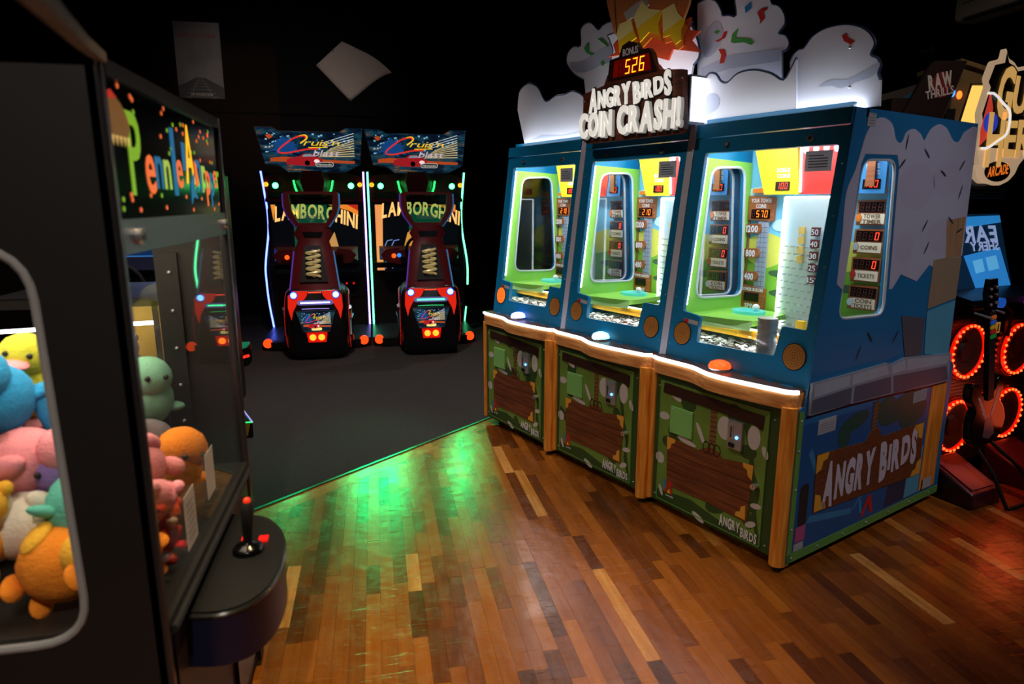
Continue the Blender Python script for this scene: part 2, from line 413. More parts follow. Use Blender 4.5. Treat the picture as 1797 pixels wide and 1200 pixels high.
# pictures on the back wall
po = thing('film_poster', 'dark grey film poster with red lettering and a railway track, pinned to black wall', 'poster', (-1.975, WY1-.014, 2.78))
W2, H2 = .255, .855
MB().box(-W2, W2, -.004, 0, 0, H2).build('sheet', mat('poster_storm', (96, 92, 92), .6, var=.75, scale=3.2), po)
MB().flat([(-W2, 0), (W2, 0), (W2, .13), (.05, .235), (-.05, .235), (-W2, .13)], .0055, FR()).build('ground_print', mat('poster_dark', (40, 38, 38), .6, var=.5, scale=12), po)
r_ = MB()
for sx in (-1, 1): r_.flat([(sx*.13, .0), (sx*.15, .0), (sx*.012, .235), (sx*.008, .235)], .0062, FR())
for i in range(7):
    z_ = .012+.2*(1-(1-i/7)**1.6); hw = .19*(1-z_/.25)+.012; r_.flat([(-hw, z_), (hw, z_), (hw, z_+.012*(1-i/9)), (-hw, z_+.012*(1-i/9))], .0060, FR())
r_.build('track_print', mat('poster_mid', (86, 80, 76), .6), po)
text(MB(), "DON'T LOOK BACK", .045, FR(-.0055, 0, .705), width=.42, bold=.012).build('lettering', mat('poster_red', (128, 36, 30), .6), po)
text(MB(), 'THE WALKING DEAD', .028, FR(-.007, 0, .045), width=.25, bold=.01).build('lettering', mat('poster_pale', (170, 160, 150), .6), po)
# pale sheet pinned as a diamond, its right corner curling off the wall
Lc, Tc, Rc, Bc = (-.631, 3.207), (-.309, 3.496), (.300, 3.235), (-.24, 2.798)
vs = []; n = 14
for i in range(n+1):
    for j in range(n+1):
        a, b = i/n, j/n
        px = (Lc[0]*(1-a)+Tc[0]*a)*(1-b)+(Bc[0]*(1-a)+Rc[0]*a)*b; pz = (Lc[1]*(1-a)+Tc[1]*a)*(1-b)+(Bc[1]*(1-a)+Rc[1]*a)*b
        c = max(0, a+b-1.45)/.55; vs.append((px-.02*c*c, WY1-.016-.10*c*c, pz-.10*c*c))
ps = MB().add(vs, [(i*(n+1)+j, (i+1)*(n+1)+j, (i+1)*(n+1)+j+1, i*(n+1)+j+1) for i in range(n) for j in range(n)], None, True)
pap = thing('paper_sheet', 'pale blank sheet pinned to wall as a diamond with one corner curling', 'paper', (0, 0, 0))
so = ps.build('sheet', mat('pale_paper', (150, 138, 132), .75, var=.06), pap); sm_ = so.modifiers.new('thick', 'SOLIDIFY'); sm_.thickness = .002
for q in ((-.60, 3.205), (-.42, 3.38), (-.245, 2.825)): MB().cyl((q[0], WY1-.02, q[1]), (q[0], WY1-.026, q[1]), .008, n=8).build('pin', INK, pap)

# ------------------------------------------------------------------ coin pusher machines
CLOUD_A = [(0.109, 1.915), (0.012, 2.173), (0.032, 2.28), (0.106, 2.318), (0.172, 2.316), (0.249, 2.281), (0.306, 2.21), (0.35, 2.184), (0.439, 2.208), (0.526, 2.204), (0.609, 2.213), (0.691, 2.183), (0.756, 2.13), (0.764, 1.915)]
CLOUD_B = [(-0.099, 1.915), (-0.173, 2.279), (-0.267, 2.325), (-0.342, 2.397), (-0.338, 2.456), (-0.283, 2.486), (-0.212, 2.479), (-0.215, 2.569), (-0.168, 2.595), (-0.116, 2.587), (-0.053, 2.537), (-0.013, 2.554), (0.045, 2.56), (0.149, 2.545), (0.166, 1.915)]
SIGN = [(0.116, 2.14), (0.285, 2.162), (0.31, 2.21), (0.656, 2.211), (0.688, 2.18), (0.834, 2.16), (0.856, 1.892), (0.832, 1.873), (0.155, 1.873), (0.114, 1.895)]
BONUS = [(0.317, 2.18), (0.331, 2.28), (0.4, 2.285), (0.423, 2.335), (0.472, 2.348), (0.522, 2.333), (0.552, 2.294), (0.611, 2.291), (0.635, 2.266), (0.671, 2.177)]
BURST = [(0.215, 2.325), (0.278, 2.337), (0.258, 2.381), (0.302, 2.407), (0.307, 2.479), (0.341, 2.483), (0.402, 2.454), (0.474, 2.498), (0.561, 2.484), (0.62, 2.461), (0.714, 2.436), (0.738, 2.395), (0.793, 2.404), (0.783, 2.351), (0.853, 2.332), (0.801, 2.302), (0.867, 2.236), (0.687, 2.282), (0.661, 2.235), (0.575, 2.265), (0.492, 2.311), (0.367, 2.316)]
STARS = [[(0.318, 2.469), (0.403, 2.474), (0.423, 2.421), (0.45, 2.378), (0.392, 2.361), (0.325, 2.328), (0.314, 2.387), (0.299, 2.423)],
 [(0.424, 2.48), (0.481, 2.542), (0.532, 2.494), (0.622, 2.469), (0.594, 2.418), (0.61, 2.358), (0.538, 2.387), (0.476, 2.351), (0.457, 2.403)],
 [(0.622, 2.469), (0.698, 2.483), (0.723, 2.437), (0.768, 2.393), (0.75, 2.356), (0.753, 2.31), (0.718, 2.296), (0.678, 2.345), (0.633, 2.343), (0.63, 2.401)]]
BARREL = [(0.116, 2.725), (0.158, 2.601), (0.22, 2.445), (0.32, 2.408), (0.701, 2.403), (0.739, 2.476), (0.76, 2.566), (.78, 2.725)]
RIBBON = [(0.339, 2.484), (0.311, 2.529), (0.395, 2.554), (0.468, 2.565), (0.494, 2.527), (0.439, 2.501)]
CLOUD_C = [(0.156, 1.915), (0.134, 2.319), (0.159, 2.38), (0.128, 2.439), (0.155, 2.469), (0.669, 2.422), (0.714, 2.397), (0.746, 2.35), (0.772, 2.288), (0.775, 2.241), (0.742, 2.21), (0.684, 1.915)]
CLOUD_D = [(-0.069, 1.915), (-0.11, 2.504), (-0.054, 2.512), (0.002, 2.489), (0.039, 2.44), (0.048, 2.416), (0.081, 2.411), (0.127, 2.399), (0.113, 2.487), (0.173, 2.526), (0.281, 2.476), (0.314, 2.408), (0.349, 2.391), (0.381, 2.352), (0.388, 2.309), (0.36, 2.278), (0.395, 2.262), (0.417, 2.23), (0.409, 2.204), (0.384, 2.199), (0.409, 1.915)]
CLOUD_F = [(0.002, 1.915), (-0.012, 2.125), (0.015, 2.126), (0.048, 2.152), (0.089, 2.141), (0.118, 2.107), (0.158, 2.096), (0.212, 2.127), (0.298, 2.129), (0.387, 2.101), (0.452, 2.064), (0.484, 2.105), (0.506, 2.146), (0.528, 1.915)]
CLOUD_E = [(0.482, 1.915), (0.456, 2.141), (0.47, 2.166), (0.495, 2.182), (0.518, 2.184), (0.548, 2.219), (0.596, 2.24), (0.649, 2.244), (0.707, 2.237), (0.764, 2.213), (0.803, 2.178), (0.818, 2.143), (0.806, 2.11), (0.835, 2.091), (0.849, 2.06), (0.843, 2.037), (0.855, 2.01), (0.862, 1.915)]
CURLS2 = [([(-0.178, 2.46), (-0.132, 2.483), (-0.125, 2.431), (-0.082, 2.408), (-0.113, 2.407), (-0.156, 2.43)], GREENP), ([(-0.055, 2.488), (-0.015, 2.483), (0.046, 2.438), (0.037, 2.428)], GREENP), ([(-0.024, 2.352), (-0.005, 2.364), (0.021, 2.344), (-0.003, 2.329)], GREENP)]
CURLS3 = [([(0.108, 2.286), (0.112, 2.32), (0.149, 2.343), (0.133, 2.302), (0.171, 2.294), (0.216, 2.281), (0.239, 2.262), (0.225, 2.253), (0.18, 2.273), (0.128, 2.278)], GREENP), ([(0.243, 2.386), (0.26, 2.396), (0.298, 2.395), (0.296, 2.386), (0.273, 2.384), (0.287, 2.353), (0.26, 2.332), (0.264, 2.348)], RED), ([(0.173, 2.425), (0.208, 2.441), (0.211, 2.412), (0.181, 2.396)], BLUEP), ([(0.014, 2.309), (0.053, 2.317), (0.065, 2.34), (0.084, 2.341), (0.074, 2.313), (0.034, 2.302)], RED), ([(0.037, 2.269), (0.071, 2.263), (0.086, 2.235), (0.076, 2.201), (0.049, 2.201), (0.056, 2.24)], RED), ([(0.004, 2.351), (0.02, 2.358), (0.044, 2.349), (0.025, 2.337)], GREENP)]
CURL8 = [(0.681, 2.201), (0.699, 2.206), (0.71, 2.187), (0.74, 2.169), (0.723, 2.16), (0.693, 2.178)]

HEADBLUE = mat('head_blue', (8, 116, 164), .35, var=.05); STRIP = mat('strip_grey', (190, 192, 210), .4); WOODP = wood('orange_wood_print', (206, 116, 28), (246, 168, 66), .45)
WOODS = wood('shelf_wood', (186, 116, 56), (226, 160, 92), .45, axis=0)
LEAF = mat('leaf_green_print', (104, 136, 54), .5, var=.5, scale=5); LEAFD = mat('dark_green_print', (46, 74, 32), .5, var=.25, scale=5); LEAFL = mat('edge_green', (96, 150, 70), .5)
BODYG = mat('body_green', (44, 84, 34), .5); BOARD = wood('board_print', (92, 48, 24), (126, 70, 38), .5, axis=0); BOARDD = mat('board_dark', (48, 22, 14), .5)
GOLD = mat('gold_print', (224, 160, 50), .5); ROPE = mat('rope_print', (120, 84, 48), .6); COINP = mat('coin_print', (196, 190, 188), .5, var=.06); PLATE = mat('plate_green', (126, 190, 104), .5)
SKY = mat('sky_print', (120, 200, 232), .5, var=.08, scale=2); SKY2 = mat('sky_pale', (190, 228, 240), .5); HILL = mat('hill_green', (120, 180, 50), .5, var=.15); HILLY = mat('field_yellow', (214, 214, 90), .5, var=.12); HILLD = mat('hill_dark', (60, 96, 60), .5)
LIME = mat('lime_plastic', (140, 204, 80), .4, var=.05); SIGNW = wood('sign_wood', (140, 74, 34), (170, 98, 50), .5, axis=0); CREAM = mat('print_cream', (240, 226, 196), .5, var=.03)
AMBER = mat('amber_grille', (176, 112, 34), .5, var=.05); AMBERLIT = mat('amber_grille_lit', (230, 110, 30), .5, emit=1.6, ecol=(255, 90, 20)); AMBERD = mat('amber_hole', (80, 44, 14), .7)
COINM = mat('coin_metal', (190, 188, 180), .42, .55, var=.2, scale=40); CLOUDM = mat('cloud_board', (232, 232, 240), .55, var=.02); CLOUDE = mat('cloud_edge', (40, 60, 92), .5); CLOUDS = mat('cloud_shade', (190, 196, 214), .55, var=.03)
STONE = mat('stone_print', (136, 146, 160), .5, var=.15); STONEL = mat('stone_light', (166, 174, 186), .5); STONED = mat('stone_dark', (78, 86, 104), .5)
SIDEBLUE = mat('side_blue_print', (28, 108, 160), .45, var=.12, scale=2.5); SIDEDEEP = mat('side_deep_blue', (22, 84, 140), .45, var=.15, scale=3); SIDECLOUD = mat('side_cloud_print', (178, 176, 196), .5, var=.04); ICE = mat('ice_print', (84, 160, 190), .45, var=.12)
ANG = math.radians(-67.823); OX, OY = 1.005, 3.788
SLOPE = (.217-.08)/(1.912-.84)
def hy(z): return .08+(z-.84)*SLOPE      # y of the slanted head front at height z
HM = axes((0, .08, .84), (1, 0, 0), (0, SLOPE, 1)); HK = math.hypot(1, SLOPE)   # local up measured along the slant
def hp(pts): return [(x_, (z_-.84)*HK) for x_, z_ in pts]
SHELF = smoothpoly([(.015, .02), (.06, .008), (.16, .008), (.27, .006), (.33, -.012), (.40, -.034), (.5, -.036), (.62, -.022), (.72, -.006), (.775, .004), (.805, .035)], 4, False)
WINR = roundpoly([(.304, 1.718), (.554, 1.727), (.598, 1.068), (.237, 1.082)], .06)
HOLE = [(.113, 1.78), (.775, 1.775), (.768, 1.041), (.655, 1.043), (.64, .912), (.22, .901), (.219, 1.023), (.11, 1.036)]
SIDEP = [(.03, .05), (1.35, .05), (1.345, .74), (1.27, .80), (1.25, 1.912), (.217, 1.912), (.08, .84), (.06, .74), (.03, .73)]
def sticker_mat():                       # thin printed film that lets the lamp behind it shine through
    if 'notice_film' in MATS: return MATS['notice_film']
    m = mat('notice_film', (190, 186, 182), .6); nt = m.node_tree; b = nt.nodes['Principled BSDF']; out = [n for n in nt.nodes if n.type == 'OUTPUT_MATERIAL'][0]
    t = N(nt, 'ShaderNodeBsdfTranslucent'); t.inputs[0].default_value = (.35, .34, .34, 1); x = N(nt, 'ShaderNodeMixShader'); x.inputs[0].default_value = .6
    nt.links.new(b.outputs[0], x.inputs[1]); nt.links.new(t.outputs[0], x.inputs[2]); nt.links.new(x.outputs[0], out.inputs[0]); return m
def coin_machine(i, label, digits, btn, u0):
    ca, sa = math.cos(ANG), math.sin(ANG)
    T = thing('coin_pusher_machine', label, 'arcade machine', (OX+ca*u0, OY+sa*u0, 0), ANG, 'coin pusher machines in a row')
    # --- lower cabinet
    MB().box(.03, .785, .035, 1.33, .05, .73).build('lower_cabinet', BODYG, T)
    for x_, y_ in ((.08, .12), (.74, .12), (.08, 1.2), (.74, 1.2)):
        c = MB().cyl((x_-.012, y_, .025), (x_+.012, y_, .025), .025, n=14).build('caster', RUBBER, T)
        MB().box(x_-.018, x_+.018, y_-.02, y_+.02, .04, .052).build('bracket', STEEL, c)
    post = [(.745+.0347-.0347*math.cos(a), .03-.04*math.sin(a)) for a in [PI*k/10 for k in range(11)]]
    MB().prism(post+[(.8145, .06), (.745, .06)], .03, .735, smooth=True).build('corner_post', WOODP, T)
    MB().cyl((.7825, .03, .0), (.7825, .03, .03), .018, n=10).build('foot', RUBBER, T)
    post = [(.004+.017-.017*math.cos(a), .03-.02*math.sin(a)) for a in [PI*k/8 for k in range(9)]]
    MB().prism(post+[(.038, .06), (.004, .06)], .05, .735, smooth=True).build('corner_post', WOODP, T)
    D = MB().box(.04, .745, .026, .035, .05, .73).build('front_frame', LEAFD, T)
    D = MB().box(.073, .693, .02, .03, .066, .69).build('door', LEAF, T)
    e = MB()
    for a, b, c, d in ((.073, .078, .066, .69), (.688, .693, .066, .69), (.073, .693, .066, .071)): e.box(a, b, .0185, .021, c, d)
    e.build('edging', LEAFL, D)
    F = FR(.0195); F2 = FR(.0188); F3 = FR(.0180); F4 = FR(.0172)
    rr = random.Random(20+i); lv = []
    for k in range(9):
        cx, cz = rr.uniform(.12, .64), rr.uniform(.1, .64); lv.append(ell(cx, cz, rr.uniform(.03, .09), rr.uniform(.02, .05), 12, rr.uniform(0, 3)))
    for q in ([(.54, .62), (.57, .60), (.60, .5), (.62, .38), (.655, .3), (.64, .2), (.675, .1), (.69, .1), (.665, .22), (.675, .33), (.64, .4), (.625, .5), (.6, .62)], [(.08, .07), (.69, .07), (.69, .12), (.5, .1), (.3, .14), (.08, .12)]): lv.append(q)
    for k, q in enumerate(lv): MB().flat(q, .00004*k, F).build('leaf_print', LEAFD, D)
    MB().prism([(.095, .635), (.10, .685), (.67, .665), (.665, .60), (.62, .615)], 0, .004, F2).build('beam_print', BOARDD, D)
    m = MB().flat([(.388, .64), (.425, .64), (.425, .45), (.388, .45)], 0, F2)
    m.build('rope_print', ROPE, D); m = MB()
    for k in range(8): m.flat([(.388, .47+.023*k), (.425, .474+.023*k), (.425, .477+.023*k), (.388, .473+.023*k)], .0004, F2)
    m.build('rope_lines', INK, D)
    m = MB()
    for cx, cz, rx, ry, ro in ((.17, .635, .045, .018, -.5), (.105, .515, .035, .02, .1), (.335, .49, .012, .055, .5), (.47, .555, .04, .055, 0), (.625, .555, .033, .055, 0), (.685, .505, .014, .03, .4), (.09, .29, .028, .03, .5), (.105, .12, .01, .03, .4), (.64, .155, .03, .014, .5), (.35, .07, .04, .014, -.4), (.66, .25, .028, .013, .2), (.255, .425, .06, .013, -.15)):
        MB().flat(ell(cx, cz, rx, ry, 16, ro), 0, F2).build('coin_print', COINP, D)
    m = MB().flat([(.13, .418), (.33, .405), (.36, .425), (.40, .44), (.45, .43), (.47, .41), (.638, .435), (.62, .155), (.40, .165), (.142, .16)], .0002, F3)
    B = m.build('hanging_board_print', BOARD, D)
    m = MB()
    for cx, cz, dx, dz in ((.132, .415, 1, -1), (.634, .43, -1, -1), (.612, .165, -1, 1)):
        MB().flat([(cx, cz), (cx+dx*.055, cz+dz*.002), (cx+dx*.05, cz+dz*.022), (cx+dx*.03, cz+dz*.03), (cx+dx*.025, cz+dz*.055), (cx+dx*.003, cz+dz*.07)], .0006, F3).build('gold_corner_print', GOLD, D)
    m = MB()
    for z_ in (.245, .33): m.flat([(.142, z_), (.63, z_+.012), (.63, z_+.015), (.142, z_+.003)], .0005, F3)
    for k in range(3): m.add(*_ring(.405+.03*(k-1), .435, .022, .03, F3, .0008))
    m.build('board_lines', BOARDD, D)
    MB().box(.152, .29, .010, .02, .446, .578).build('cover_plate', PLATE, D)
    for q in ((.165, .46), (.278, .46), (.165, .565), (.278, .565)): MB().ball((q[0], .010, q[1]), .004, 8).build('screw', STEEL, D)
    S = MB().box(.498, .573, .004, .02, .478, .606).build('coin_mechanism', STEEL, D)
    m = MB().box(.512, .53, -.001, .004, .52, .59).build('slot_frame', CHROME, S)
    MB().box(.518, .522, -.003, .0, .53, .58).build('coin_slot', INK, S)
    MB().box(.508, .538, -.002, .004, .486, .505).build('return_cup', INK, S)
    MB().ball((.548, .003, .535), .007, 10).build('slot_light', glow('slot_blue', (90, 180, 255), 5 if i != 1 else .6), S)
    k_ = MB().cyl((.655, .02, .345), (.655, -.008, .345), .013, n=12).build('lock', CHROME, D); MB().box(.654, .656, -.009, -.008, .338, .352).build('keyway', INK, k_)
    for q in ((.06, .085), (.06, .66), (.715, .085), (.715, .66)): MB().ball((q[0], .026, q[1]), .005, 8).build('screw', STEEL, T)
    m = MB(); text(m, 'ANGRY', .05, FR(.0170, .532, .116), width=.115, gap=.1, bold=.03, jit=.10, seed=4+i); m2_ = text(MB(), 'BIRDS', .044, FR(.0170, .636, .100), width=.085, gap=.1, bold=.03, jit=.10, seed=9+i); m.add(m2_.v, m2_.f)
    m.build('lettering', WHITE, D)
    # maker's mark: slanted bars and a triangle
    MB().flat([(.115, .185), (.128, .185), (.145, .135), (.132, .135)], .0009, F3).build('mark_blue', BLUEP, D)
    MB().flat([(.128, .12), (.158, .19), (.172, .19), (.185, .12), (.172, .12), (.163, .165), (.142, .12)], .0011, F3).build('mark_red', RED, D)
    MB().flat([(.148, .122), (.17, .122), (.162, .145)], .0010, F3).build('mark_yellow', YEL, D)
    text(MB(), 'GAMES', .009, FR(.0170, .165, .108), width=.05).build('lettering', WHITE, D)
    # --- shelf with light strip and dome button
    S = MB().prism(SHELF+[(.805, .13), (.015, .13)], .725, .795, smooth=True).build('shelf', WOODS, T)
    MB().prism([(a, b+.006) for a, b in SHELF]+[(.805, .13), (.015, .13)], .795, .808).build('shelf_top', mat('shelf_print', (96, 70, 60), .3, var=.5, scale=9), T)
    m = MB()
    for k in range(7):
        cx = .1+.1*k; m.flat([(cx, .055+.02*(k % 2)), (cx+.07, .045), (cx+.05, .075), (cx+.02, .085)], 0, TOP(.8085))
    m.build('shelf_pattern', BLUEP, T)
    MB().tube([(a, b-.001, .799) for a, b in SHELF], .0085, 8).build('light_strip', LEDW, T)
    b = MB().lathe([(.0, .045), (.022, .043), (.043, .034), (.05, .02), (.05, .012), (.042, .008), (.042, .0)], 20, Matrix.Translation((.395, .05, .806))).build('dome_button', btn, T)
    MB().lathe([(.052, .0), (.052, .012), (.0425, .014)], 20, Matrix.Translation((.395, .05, .806))).build('bezel', CHROME, b)
    # --- head shell
    for k, x0 in enumerate((.045, .795)):
        nm = MB().prism(SIDEP[3:7] if 0 else [(.14, .75), (1.27, .75), (1.25, 1.9), (.235, 1.9), (.1, .84)], 0, .018, SD(x0), holes=[WINR])
        wl = nm.build('side_wall', HEADBLUE, T)
        if k == 0: MB().prism([(.13, .99), (.615, .99), (.615, 1.75), (.24, 1.765)], 0, .006, SD(x0+.018), holes=[WINR]).build('lime_lining', LIME, wl)
        MB().prism(WINR, .007, .011, SD(x0)).build('window_pane', PANE, wl)
        n_ = len(WINR); M_ = SD(x0+(.026 if k == 0 else .02)); rim = MB().tube([tuple(M_ @ Vector((a, b, 0))) for a, b in WINR], .0065, 6, True); rim.build('window_rim', mat('rim_grey', (196, 200, 205), .35), wl)
    H = MB().prism(hp([(.045, .80), (.813, .80), (.813, 1.846), (.045, 1.846)]), -.022, 0, HM, holes=[roundpoly(hp(HOLE), .012, 2)]).build('head_frame', HEADBLUE, T)
    MB().prism(hp([(.045, 1.85), (.813, 1.85), (.813, 1.912), (.045, 1.912)]), -.022, .006, HM).build('header_lip', HEADBLUE, T)
    MB().box(.05, .81, .24, 1.24, 1.895, 1.912).build('head_top', HEADBLUE, T)
    MB().box(.075, .79, .245, .27, 1.912, 1.936).build('cap_rail', HEADBLUE, T)
    MB().prism(hp(HOLE), -.010, -.006, HM).build('front_pane', PANE, T)
    if i: MB().prism(hp([(.002, .80), (.043, .80), (.043, 1.915), (.002, 1.915)]), -.02, .004, HM).build('divider_strip', STRIP, T)
    MB().box(.05, .81, 1.22, 1.25, .75, 1.9).build('back_wall', HEADBLUE, T)
    for x_, z_, ch in ((.233, 1.812, 0), (.651, 1.806, 1)):
        p = Vector((x_, hy(z_), z_)); nn = Vector((0, -1, SLOPE)).normalized(); lk = MB().cyl(p, p+nn*(.012 if ch else .006), .014, n=14).build('lock', CHROME if ch else ALU, T); MB().cyl(p+nn*.006, p+nn*(.0145 if ch else .0075), .007, n=10).build('key_barrel', INK if ch else STEEL, lk)
    for k, (x_, z_) in enumerate(((.13, .928), (.735, .927))):
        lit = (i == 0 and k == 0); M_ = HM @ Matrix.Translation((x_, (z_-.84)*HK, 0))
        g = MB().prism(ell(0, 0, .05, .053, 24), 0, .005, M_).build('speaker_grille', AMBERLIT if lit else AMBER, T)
        h = MB()
        for q in range(4):
            for a in range(6*q+6):
                t_ = 2*PI*a/(6*q+6); h.flat(ell(.0115*(q+.6)*math.cos(t_), .0115*(q+.6)*math.sin(t_), .0026, .0028, 6), .0056, M_)
        h.build('grille_holes', AMBERD, g, kind='stuff')
        MB().tube([tuple(M_ @ Vector((.052*math.cos(a), .055*math.sin(a), .003))) for a in [2*PI*j/24 for j in range(24)]], .0028, 6, True).build('grille_ring', INK, g)
    m = MB().flat(hp([(.125, 1.003), (.215, .998), (.215, .978), (.125, .983)]), .001, HM); st = m.build('warning_sticker', GREYP, T)
    MB().flat(hp([(.127, 1.001), (.155, .9995), (.155, .9815), (.127, .983)]), .0016, HM).build('sticker_mark', RED, st)
    m = MB(); rv = []
    for z_ in (.87, 1.1, 1.3, 1.5, 1.7): rv += [(.058, z_), (.80, z_)]
    for q in rv: m.ball((q[0], hy(q[1])-.001, q[1]), .0035, 6)
    m.build('rivets', STEEL, T, kind='stuff')
    # --- lit diorama inside the head
    yb = .62; F = FR(yb-.004)
    BK = MB().box(.063, .795, yb, yb+.02, .86, 1.88).build('backdrop', SKY, T)
    MB().flat(smoothpoly([(.063, 1.36), (.2, 1.40), (.4, 1.33), (.6, 1.38), (.795, 1.35)], 4, False)+[(.795, .9), (.063, .9)], 0, F).build('field_print', HILLY, BK)
    MB().flat(smoothpoly([(.063, 1.27), (.18, 1.22), (.34, 1.27), (.5, 1.22), (.795, 1.28)], 4, False)+[(.795, .9), (.063, .9)], .0006, F).build('hill_print', HILL, BK)
    m = MB()
    for cx, cz, a, b in ((.27, 1.20, .06, .018), (.3, 1.10, .08, .02), (.62, 1.16, .07, .02)): m.flat(ell(cx, cz, a, b, 14), .0012, F)
    m.build('shrub_print', HILLD, BK)
    m = MB().flat([(.063, 1.62), (.795, 1.75), (.795, 1.70), (.063, 1.56)], .0003, F); m.flat(ell(.26, 1.44, .05, .03, 14), .0004, F); m.build('cloud_band_print', SKY2, BK)
    # tower scale with signs
    TW = MB().prism([(.135, 1.04), (.195, 1.04), (.195, 1.46), (.135, 1.46)], 0, .012, FR(yb-.002)).build('tower_print', mat('tower_grey', (150, 160, 176), .5, var=.1), BK)
    m = MB()
    for k in range(16): m.flat([(.135, 1.05+.025*k), (.195, 1.05+.025*k), (.195, 1.053+.025*k), (.135, 1.053+.025*k)], .0125, FR(yb-.002))
    for x_ in (.155, .175): m.flat([(x_, 1.04), (x_+.002, 1.04), (x_+.002, 1.46), (x_, 1.46)], .0126, FR(yb-.002))
    m.build('tower_lines', mat('tower_line', (96, 104, 122), .5), TW)
    P = MB().prism([(.075, 1.585), (.225, 1.575), (.222, 1.46), (.075, 1.465)], 0, .02, FR(yb)).build('score_sign', SIGNW, BK)
    m = text(MB(), 'YOUR TOWER', .020, FR(yb-.0205, .15, 1.562), width=.12, bold=.02); text(m, 'COINS', .020, FR(yb-.0205, .15, 1.535), width=.06, bold=.02); m.build('lettering', WHITE, P)
    MB().box(.095, .205, yb-.023, yb-.019, 1.472, 1.518).build('display', DISPLAY, P)
    on, of = MB(), MB(); segdigits(on, of, ' '+digits, .034, FR(yb-.0235, .15, 1.495)); on.build('lit_digits', SEGON, P); of.build('dark_digits', SEGOFF, P)
    MB().prism([(.1, 1.60), (.2, 1.60), (.2, 1.625), (.1, 1.62)], 0, .03, FR(yb)).build('timber_block', ORANGEP, BK)
    for s_, z_ in (('1200', 1.42), ('800', 1.295), ('400', 1.175)):
        a = MB().prism([(.07, z_-.024), (.15, z_-.022), (.162, z_+.002), (.15, z_+.026), (.072, z_+.022)], 0, .02, FR(yb-.004)).build('height_sign', SIGNW, BK)
        text(MB(), s_, .034, FR(yb-.0245, .108, z_), width=.07 if len(s_) > 3 else .055, bold=.03).build('lettering', WHITE, a)
    m = MB().tube([(.075, yb-.008, 1.46), (.078, yb-.008, 1.3), (.074, yb-.008, 1.13)], .006, 6); m.build('rope', ROPE, BK)
    a = MB().prism([(.06, 1.13), (.208, 1.115), (.208, 1.02), (.192, .985), (.175, 1.02), (.062, 1.0)], 0, .018, FR(yb-.002)).build('builder_sign', SIGNW, BK)
    text(MB(), 'TOWER BUILDER', .017, FR(yb-.0205, .133, 1.108), width=.135, bold=.02).build('lettering', WHITE, a)
    MB().box(.085, .175, yb-.023, yb-.019, 1.045, 1.09).build('display', DISPLAY, a); text(MB(), 'SPINS', .022, FR(yb-.0205, .13, 1.022), width=.075, bold=.02).build('lettering', WHITE, a)
    # slanted bonus panels at the top
    for nm, pts, mt, t1, t2, dg, cx in (('yellow_bonus_panel', [(.125, 1.83), (.36, 1.83), (.385, 1.59), (.2, 1.59)], YEL, 'BONUS', 'COINS', '100', .30), ('red_bonus_panel', [(.37, 1.83), (.70, 1.83), (.66, 1.59), (.40, 1.59)], RED, None, None, None, 0), ('blue_bonus_panel', [(.705, 1.83), (.79, 1.83), (.79, 1.59), (.665, 1.59)], BLUEP, 'BONUS', 'TICKETS', '150', .73)):
        a = MB().prism(pts, 0, .015, FR(yb-.06)).build(nm, mt, T)
        if t1:
            wd = .07 if cx < .5 else .055
            m = text(MB(), t1, .02, FR(yb-.0755, cx, 1.705), width=wd, bold=.008, slant=-.1); text(m, t2, .02, FR(yb-.0755, cx+.003, 1.678), width=wd, bold=.008, slant=-.1); m.build('lettering', WHITE, a)
            MB().box(cx-.036, cx+.04, yb-.079, yb-.075, 1.61, 1.65).build('display', DISPLAY, a); on, of = MB(), MB(); segdigits(on, of, dg, .03, FR(yb-.0795, cx+.004, 1.63)); on.build('lit_digits', SEGRED, a); of.build('dark_digits', SEGOFF, a)
        else:
            m = MB()
            for k in range(5): m.flat(ell(.41+.05*k, 1.795, .015, .022, 12), .016, FR(yb-.06))
            m.build('egg_print', WHITE, a); MB().box(.46, .53, yb-.079, yb-.075, 1.71, 1.75).build('display', DISPLAY, a); on, of = MB(), MB(); segdigits(on, of, ' 50', .03, FR(yb-.0795, .497, 1.73)); on.build('lit_digits', SEGRED, a); of.build('dark_digits', SEGOFF, a)
    a = MB().tube([(.385, yb-.08, 1.83), (.40, yb-.08, 1.6)], .005, 6).build('panel_light', LEDW, T)
    m = MB().box(.64, .755, -.004, 0, 0, .08, Matrix.Translation((0, hy(1.705)+.005, 1.675))); nt_ = m.build('notice_plate', sticker_mat(), T)
    m = MB()
    for k in range(5): m.flat([(.655, 1.69+.011*k), (.74-.02*(k == 4), 1.69+.011*k), (.74-.02*(k == 4), 1.694+.011*k), (.655, 1.694+.011*k)], 0, FR(hy(1.705)-.0005))
    m.build('notice_lines', INK, nt_)
    # ticket and coin counters seen through the side window
    for k, (s1, s2, dg) in enumerate((('TOWER', 'TIMER', '    '), ('COINS', None, '   0'), ('TICKETS', None, '   0'), ('COIN', 'TICKETS', '    '))):
        z1 = 1.56-.125*k
        a = MB().prism([(.655, z1), (.785, z1+.004), (.785, z1-.105), (.655, z1-.108)], 0, .03, FR(yb)).build('counter_sign', SIGNW, T)
        MB().box(.665, .78, yb-.034, yb-.029, z1-.05, z1-.006).build('display', DISPLAY, a); on, of = MB(), MB(); segdigits(on, of, dg, .034, FR(yb-.0345, .722, z1-.028), pitch=.78); of.build('dark_digits', SEGOFF, a)
        if on.v: on.build('lit_digits', SEGRED, a)
        MB().box(.675, .78, yb-.033, yb-.029, z1-.1, z1-.056).build('name_board', CREAM, a)
        m = text(MB(), s1, .018, FR(yb-.0335, .727, z1-(.067 if s2 else .078)), width=.075, bold=.03)
        if s2: text(m, s2, .018, FR(yb-.0335, .727, z1-.09), width=.085, bold=.03)
